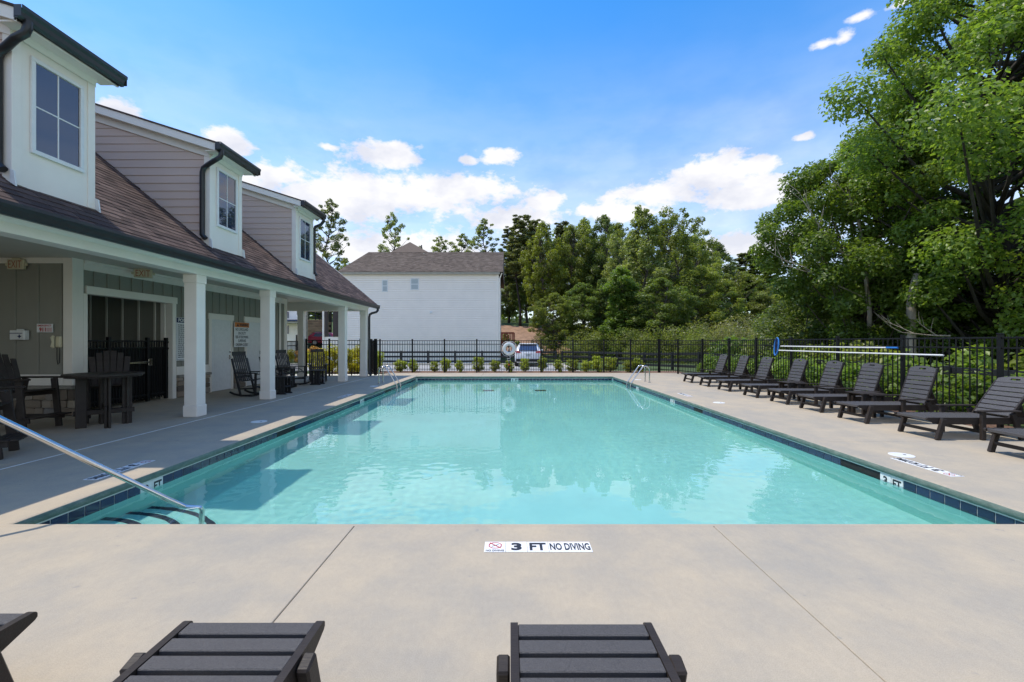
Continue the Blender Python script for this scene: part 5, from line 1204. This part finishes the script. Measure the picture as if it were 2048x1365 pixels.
for k, y in enumerate((7.0, 9.6, 12.2, 14.8, 17.4, 20.2, 23.0)):
    bush('vine_bush', f'large green bush, {ORD[k]} from the near end of the second row beyond the right fence', vb[(k + 1) % 3], vs_[k % 3], (11.9 + random.uniform(-.3, .3), y, gz(11.8, y) - .05), (1.55, 1.55, random.uniform(1.45, 1.8)), random.uniform(0, 6), 'large bushes beyond the right fence', mat=MT['leaf_mid'] if k % 2 else MT['leaf_big'])
# olive scrub in the middle distance
ob = [bush_mesh(80 + k, 3000, .13, 2.0, 2.6, MT['leaf_olive'], .5) for k in range(3)]; os_ = [stems(90 + k, 1.7, 2.5, 14) for k in range(3)]
k = 0
for (px, d, s) in ((1400, 31, 1.0), (1455, 30, 1.15), (1500, 27, 1.1), (1545, 28, 1.3), (1590, 25, 1.1), (1640, 24, 1.15), (1430, 36, 1.5), (1480, 37, 1.6), (1530, 36, 1.7), (1590, 32, 1.6), (1650, 29, 1.5), (1700, 25, 1.4), (1770, 23, 1.3), (1085, 43, 1.1), (1150, 41, 1.2), (1195, 42, 1.35), (1265, 37, 1.15), (1310, 36, 1.3), (1360, 35, 1.35)):
    x = PX(px, d); bush('scrub_bush', f'loose olive-green scrub bush in the thicket, {ORD[k]} from the left' , ob[k % 3], os_[k % 3], (x, d, gz(x, d) - .1), (s, s, s * 1.05), k * 1.3, 'olive scrub bushes in the thicket', mat=MT['leaf_mid'] if k % 4 == 0 or px < 1380 else MT['leaf_olive']); k += 1
for k, o in enumerate(sorted([o for o in COL.objects if o.name.startswith('scrub_bush')], key=lambda o: o.location.x / o.location.y)): o['label'] = f'loose scrub bush in the thicket behind the fence, {ORD[k]} from the left'
# ---- forest behind: prototypes, then individuals
T = {}
T['oak'] = make_tree('forest_tree', 'x', (0, 0, 0), MT['leaf_mid'], MT['bark'], 12, 3.6, 2.2, 130, 170, .215, 41, 'round', 'forest trees on the hill', hollow=.25, crad=.165, trunk=.013)
T['ash'] = make_tree('forest_tree', 'x', (0, 0, 0), MT['leaf_grey'], MT['bark'], 12, 3.5, 1.2, 140, 150, .20, 42, 'vase', 'forest trees on the hill', hollow=.25, crad=.15, trunk=.012)
T['cone'] = make_tree('forest_tree', 'x', (0, 0, 0), MT['leaf_mid'], MT['bark'], 12, 3.4, .6, 140, 150, .21, 43, 'cone', 'forest trees on the hill', hollow=.25, crad=.16, trunk=.012)
T['pine'] = make_tree('pine_tree', 'x', (0, 0, 0), MT['leaf_pine'], MT['dark_bark'], 14, 2.4, 6.5, 90, 190, .20, 44, 'pine', 'forest trees on the hill', crad=.22, trunk=.010, flat=.45, hollow=.2)
T['col'] = make_tree('forest_tree', 'x', (0, 0, 0), MT['leaf_vine'], MT['bark'], 8, 1.7, .2, 110, 140, .18, 45, 'column', 'forest trees on the hill', hollow=.25, crad=.24, trunk=.012)
T['thin'] = make_tree('forest_tree', 'x', (0, 0, 0), MT['leaf_grey'], MT['dark_bark'], 12, 2.1, 2.4, 95, 62, .20, 46, 'round', 'forest trees on the hill', crad=.155, trunk=.012, hollow=.2)
used = set()
HT = {'oak': (12, 3.6), 'ash': (12, 3.5), 'cone': (12, 3.4), 'pine': (14, 2.4), 'col': (8, 1.7), 'thin': (12, 2.1)}
forest = [ # px, top y, distance, half width px, kind, material, words
 (1040, 432, 60, 36, 'pine', None, 'dark pine with bare trunk'), (1018, 455, 66, 26, 'pine', None, 'shorter dark pine'), (1068, 440, 64, 30, 'pine', None, 'tall pine'), (1122, 446, 62, 30, 'pine', None, 'olive pine'),
 (1086, 447, 56, 38, 'oak', 'leaf_yellow', 'yellow-green tree'), (1140, 452, 58, 36, 'oak', None, 'green tree'), (1168, 440, 60, 36, 'oak', 'leaf_mid', 'rounded green tree'), (1207, 433, 58, 38, 'oak', 'leaf_dark', 'dark green tree'),
 (1285, 418, 46, 62, 'cone', 'leaf_grey', 'tall pointed grey-green tree'), (1346, 423, 48, 56, 'ash', 'leaf_mid', 'tall twin-topped green tree'), (1250, 470, 52, 44, 'ash', 'leaf_grey', 'grey-green tree'),
 (1243, 540, 41, 38, 'col', None, 'bright green vine-covered tree'), (1108, 590, 44, 40, 'oak', 'leaf_mid', 'low round tree behind the white car'), (1016, 556, 66, 30, 'oak', 'leaf_grey', 'low tree above the mulch slope'), (1165, 570, 47, 45, 'oak', 'leaf_dark', 'low dark tree'),
 (1205, 560, 46, 34, 'cone', 'leaf_dark', 'low dark pointed tree'), (1320, 560, 40, 58, 'oak', 'leaf_dark', 'low broad dark tree'), (1390, 475, 58, 48, 'oak', 'leaf_mid', 'mid-green tree'), (1432, 488, 70, 42, 'oak', 'leaf_dark', 'distant dark tree'),
 (1465, 545, 54, 50, 'ash', 'leaf_mid', 'light green tree'), (1515, 510, 74, 40, 'pine', 'leaf_dark', 'distant dark pine'), (1545, 525, 66, 40, 'pine', 'leaf_dark', 'second distant dark pine'), (1400, 540, 46, 55, 'ash', 'leaf_mid', 'broad light green tree'), (1570, 560, 50, 55, 'oak', 'leaf_grey', 'tree beside the big right-hand trees'), (1490, 505, 78, 34, 'pine', 'leaf_pine', 'far pine'), (1630, 560, 44, 60, 'oak', 'leaf_mid', 'tree behind the broad right-hand tree'), (1720, 540, 46, 70, 'oak', 'leaf_dark', 'dark tree behind the right-hand trees'), (1830, 520, 44, 80, 'oak', 'leaf_dark', 'dark tree deep behind the tallest right-hand tree'),
 (1055, 462, 74, 44, 'oak', 'leaf_mid', 'leftmost tree of the rear rank'), (1145, 458, 76, 46, 'ash', 'leaf_grey', 'second tree from the left of the rear rank'), (1235, 448, 72, 46, 'oak', 'leaf_mid', 'third tree from the left of the rear rank'), (1318, 455, 68, 48, 'oak', 'leaf_grey', 'fourth tree from the left of the rear rank'), (1375, 462, 70, 40, 'ash', 'leaf_mid', 'rightmost tree of the rear rank'),
 (660, 402, 54, 40, 'thin', None, 'thin open tree above the porch roof end'), (785, 428, 58, 32, 'thin', None, 'small open tree left of the white house peak'), (880, 476, 62, 34, 'thin', None, 'wispy tree right of the white house peak'), (925, 470, 64, 38, 'thin', None, 'low open tree above the white house roof'), (968, 440, 62, 36, 'thin', None, 'open tree above the right end of the white house roof'), (690, 520, 50, 20, 'thin', 'leaf_yellow', 'pale green tree tip left of the white house roof'), (840, 495, 70, 22, 'thin', None, 'treetop just right of the roof peak'),
 (592, 560, 70, 60, 'oak', 'leaf_mid', 'tree seen past the porch ceiling'), (640, 600, 62, 30, 'oak', 'leaf_mid', 'tree seen between the rear porch columns'),
]
forest.sort(key=lambda q: q[0]); cnt = {}
for i, (px, ty, d, hw, kd, mt, words) in enumerate(forest):
    x = PX(px, d); g0 = gz(x, d); H = CAM_H + (685 - ty) / FPX * d - g0 + .2; h0, r0 = HT[kd]; Wd = hw * (1.32 if px > 1000 else 1.1) / FPX * d
    lab = words + (' in the wood behind the car park' if ('behind' not in words and 'above' not in words and 'porch' not in words and 'house' not in words and 'right-hand' not in words and 'roof' not in words) else '')
    mat = MT[mt] if mt else None
    if kd not in used:
        used.add(kd); o = T[kd]; o.location = (x, d, g0); o.scale = (Wd / r0, Wd / r0, H / h0); o['label'] = lab
        if mat:
            for ch in o.children:
                if ch.name.startswith('crown'): ch.material_slots[0].link = 'OBJECT'; ch.material_slots[0].material = mat
    else: copy_tree_at(T[kd], (x, d, g0), Wd / r0, H / h0, i * 1.1, lab, mat or MT[{'oak': 'leaf_mid', 'ash': 'leaf_grey', 'cone': 'leaf_mid', 'pine': 'leaf_pine', 'col': 'leaf_vine', 'thin': 'leaf_grey'}[kd]])
# a far wooded ridge that reads as one mass
P = []; 
rng = np.random.default_rng(77); C = []; rad = []
for i in range(380):
    az_ = rng.uniform(-.95, 1.1); d = rng.uniform(80, 105); x = d * math.tan(az_) if abs(az_) < 1.2 else 0; hh = rng.uniform(2, 7) + 22 * smooth(-.03, .08, az_) * (1 - .6 * smooth(.38, .5, az_)) * rng.uniform(.2, 1)
    C.append((x, d, gz(x, d) + hh * .5 + 1)); rad.append(rng.uniform(3, 5.5))
P_, N_, S_ = clump_leaves(np.array(C), np.array(rad), 150, .75, 1.0, .5, .6)
o = bpy.data.objects.new('distant_wood', leaf_mesh('distant_wood', P_, N_, S_, MT['leaf_dark'])); COL.objects.link(o); tag(o, 'dark distant woodland behind everything', 'woodland', kind='stuff')
# ---- clipped shrubs along the far fence
sb = [bush_mesh(100 + k, 2200, .045, .27, .66, MT['leaf_box'], .55, 44, (.16, .30)) for k in range(3)]; ss = [stems(110 + k, .2, .5, 6) for k in range(3)]
sx_ = [797, 830, 863.5, 894, 923, 956, 987, 1021, 1053, 1085, 1117, 1146, 1173, 1198.5, 1225, 1253, 1279]
for k, px in enumerate(sx_):
    random.seed(k); bush('young_shrub', f'small yellow-green shrub, {ORD[k]} from the left in the row behind the far fence', sb[k % 3], ss[k % 3], (PX(px + random.uniform(-5, 5), 21.75), 21.75 + random.uniform(-.15, .15), gz(0, 21.8) + .03), (random.uniform(.95, 1.4) * (1.25 if k == 0 or k > 12 else 1),) * 2 + (random.uniform(1.05, 1.6),), k * 2.1, 'young shrubs behind the far fence', 'shrub')
gb = [bush_mesh(120 + k, 4200, .06, .62, 1.45, MT['leaf_gold'], .6, 40, (.18, .32)) for k in range(2)]; gs = [stems(124 + k, .5, 1.2, 8) for k in range(2)]
for k, (px, d, s, m_, lab) in enumerate(((640, 20.4, 1.1, 'leaf_gold', 'tall golden-green shrub behind the porch fence, left of the third column'), (664, 20.3, 1.15, 'leaf_gold', 'tall golden-green shrub behind the porch fence post'), (703, 20.5, 1.15, 'leaf_gold', 'tall golden-green shrub between the third and fourth columns'), (722, 21.0, 1.1, 'leaf_gold', 'golden-green shrub half hidden by the fourth column'), (748, 21.9, 1.0, 'leaf_box', 'green shrub behind the corner downspout'))):
    bush('golden_shrub', lab, gb[k % 2], gs[k % 2], (PX(px, d), d, gz(-8, d) + .02), (s, s, s), k, 'golden shrubs outside the porch', 'shrub', MT[m_])
for k, (px, d, s) in enumerate(((612, 34, 1.0), (628, 35, 1.1), (640, 33, .9), (604, 36, .9), (575, 36, 1.0))):
    bush('flower_bush', f'orange-flowering bush seen through the porch, {ORD[[575, 604, 612, 628, 640].index(px)]} from the left', gb[k % 2], gs[k % 2], (PX(px, d), d, gz(-15, d)), (s * 1.3, s * 1.3, s), k, 'flowering bushes seen through the porch', 'bush', MT['flower'] if k % 2 else MT['leaf_gold'])
for k, (px, py, d, s, lab) in enumerate(((1010, 660, 50, .95, 'large grass clump low on the mulch slope'), (1011, 651, 53, .7, 'grass clump higher on the mulch slope'), (1027, 656, 51, .5, 'tiny grass clump in the middle of the mulch slope'), (1035, 661, 50, .55, 'small grass clump at the right of the mulch slope'))):
    x = PX(px, d); bush('grass_clump', lab, sb[k % 3], ss[k % 3], (x, d, gz(x, d) + .1), (s * 2.6, s * 2.6, s * 1.9), k, 'grass clumps on the mulch slope', 'grass clump', MT['leaf_vine'])
